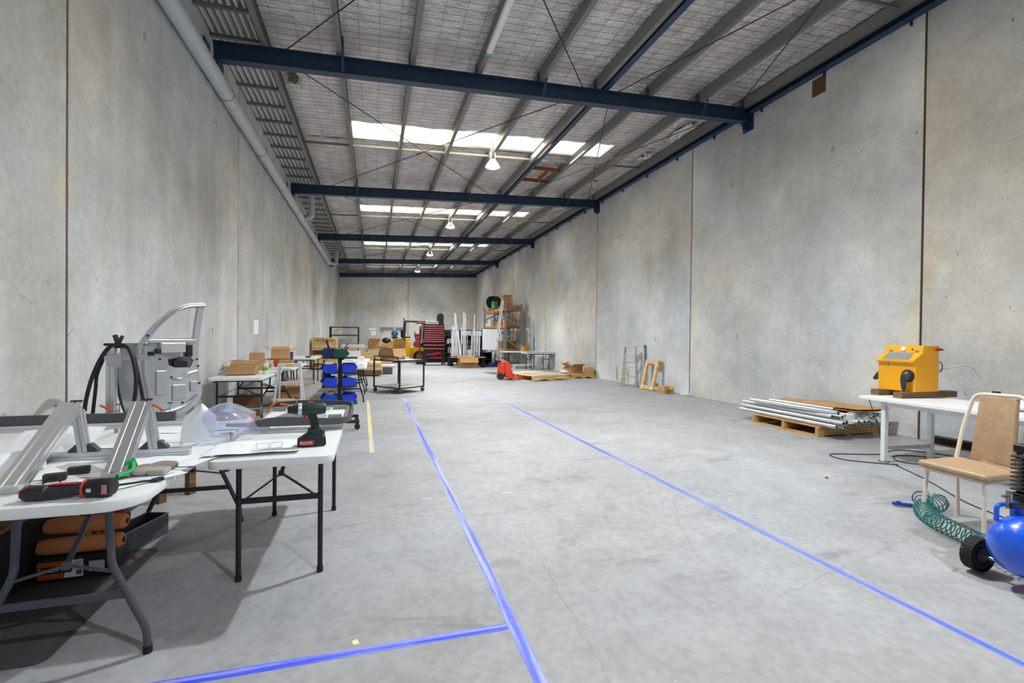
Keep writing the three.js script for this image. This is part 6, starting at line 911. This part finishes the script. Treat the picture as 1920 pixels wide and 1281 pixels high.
// ---------- overhead: drain pipe, tube batten, timber frame, notices ----------
{
  const t = thing('drain_pipe', 'grey plastic drain pipe running along the top of the left wall', 'pipe', [XL + 0.135, 5.2, 0]), m = M(0xc3c9cd, 0.4), cuts = [ZF, 1.0, -4.2, -8.9, -12.9, -16.9, -21.0, -26.6];
  for (let i = 0; i < cuts.length - 1; i++) { part('pipe_length', rod([0, 0, cuts[i]], [0, 0, cuts[i + 1]], 0.11, 22), m, t); part('coupling', cyl(0.118, 0.118, 0.14, 0, 0, cuts[i + 1] + (i === cuts.length - 2 ? 0.08 : 0), PI / 2, 0, 0, 22), m, t); }
  part('branch_pipe', pipe([[0, 0, -16.75], [0.28, 0.02, -16.55], [0.33, 0.06, -16.5], [0.33, 0.66, -16.5]], 0.09, 14, 0.12, 6), m, t); part('branch_pipe', pipe([[0, 0, -26.6], [0.2, 0.0, -26.75], [0.34, 0.0, -26.8], [0.36, 0.66, -26.8]], 0.09, 14, 0.12, 6), m, t);
  for (let z = 3.5; z > -26; z -= 2.4) part('pipe_bracket', [box(0.02, 0.03, 0.04, -0.118, 0, z), torus(0.113, 0.006, 0, 0, z, 0, 0, 0, 24, 5)], mGalv, t);
  const b = thing('tube_batten', 'unlit white tube batten with a green end under a purlin', 'light fitting', [1.7, roofY(1.7) - 0.21, -6.45]); part('diffuser', rbox(0.1, 0.075, 1.5, 0.025, 0, -0.04, 0), M(0xe6e9ea, 0.35), b); part('end_cap', rbox(0.1, 0.076, 0.05, 0.02, 0, -0.04, -0.775), M(0x58c07a, 0.35), b);
  const f = thing('roof_frame', 'rust-brown timber trimmer frame fixed between purlins', 'frame', [4.6, roofY(4.6) - 0.1, -12.95]), mr = M(0x8a4a22, 0.75); part('trimmer', box(0.92, 0.09, 0.06, 0, 0, 0.5), mr, f); part('trimmer', box(0.92, 0.09, 0.06, 0, 0, -0.5), mr, f); part('cross_member', box(0.06, 0.09, 0.95, 0.12, 0, 0), mr, f);
  one('wall_plate', 'rusty square steel plate cast into the top of the right wall', 'plate', box(0.006, 0.3, 0.26), M(0x6a4a34, 0.8, 0.1), [XR - 0.0035, 5.83, -6.4]);
}

// dark shelving behind the upright tubes
{
  const t = thing('dark_shelving', 'black open shelving behind the upright tubes', 'shelving', [4.35, 0, -23.1]);
  for (const x of [-1.0, -0.33, 0.33, 1.0]) for (const z of [-0.25, 0.25]) part('post', box(0.04, 1.72, 0.04, x, 0.86, z), mBlack, t);
  for (const y of [0.12, 0.55, 1.0, 1.42]) part('shelf', box(2.0, 0.02, 0.52, 0, y, 0), M(0x2a2a2c, 0.6), t);
  part('back_sheet', box(2.0, 1.6, 0.008, 0, 0.9, -0.27), M(0x232326, 0.7), t);
  const spec = [['white box', 0xe2e2e0, 3.62, 1.01, 0.3, 0.26], ['grey tub', 0x8f9498, 4.05, 1.01, 0.34, 0.2], ['green bag', 0x2a6a4a, 4.5, 1.01, 0.26, 0.22], ['brown box', 0x9a6c3c, 4.95, 1.01, 0.34, 0.28], ['white sack', 0xd9d9d6, 3.7, 0.56, 0.36, 0.3], ['brown carton', 0xa87844, 4.2, 0.56, 0.4, 0.32], ['pale carton', 0xcdbb9c, 4.75, 0.56, 0.38, 0.3], ['dark tub', 0x34363a, 5.12, 0.56, 0.24, 0.3], ['dark crate', 0x2c2a28, 3.75, 0.13, 0.5, 0.3], ['grey drum', 0x6d7074, 4.4, 0.13, 0.4, 0.34], ['tan sack', 0xb09a78, 4.95, 0.13, 0.4, 0.3]];
  const lv = { 1.01: 'third', 0.56: 'second', 0.13: 'lowest' };
  for (const [n, c, x, y, w, h] of spec) one('shelf_parcel', `${n} on the ${lv[y]} level of the black shelving`, 'parcel', rbox(w, h, 0.36, 0.03, 0, h / 2, 0), M(c, 0.6), [x, y + 0.001, -23.05]);
  one('white_carton', 'long white carton on top of the black shelving', 'box', rbox(1.1, 0.24, 0.36, 0.01, 0, 0.12, 0), M(0xe9e9e6, 0.6), [4.7, 1.4315, -23.05]);
  one('blue_strip', 'thin blue strip standing against the right wall past the table', 'strip', box(0.012, 1.35, 0.1, 0, 0.675, 0), M(0x3f7fc0, 0.5), [7.418, 0, -21.4]);
}
scene.traverse((o) => { if (o.isMesh) { o.castShadow = o.receiveShadow = true; } if (o.isSpotLight) { o.castShadow = true; } });
renderer.render(scene, camera);
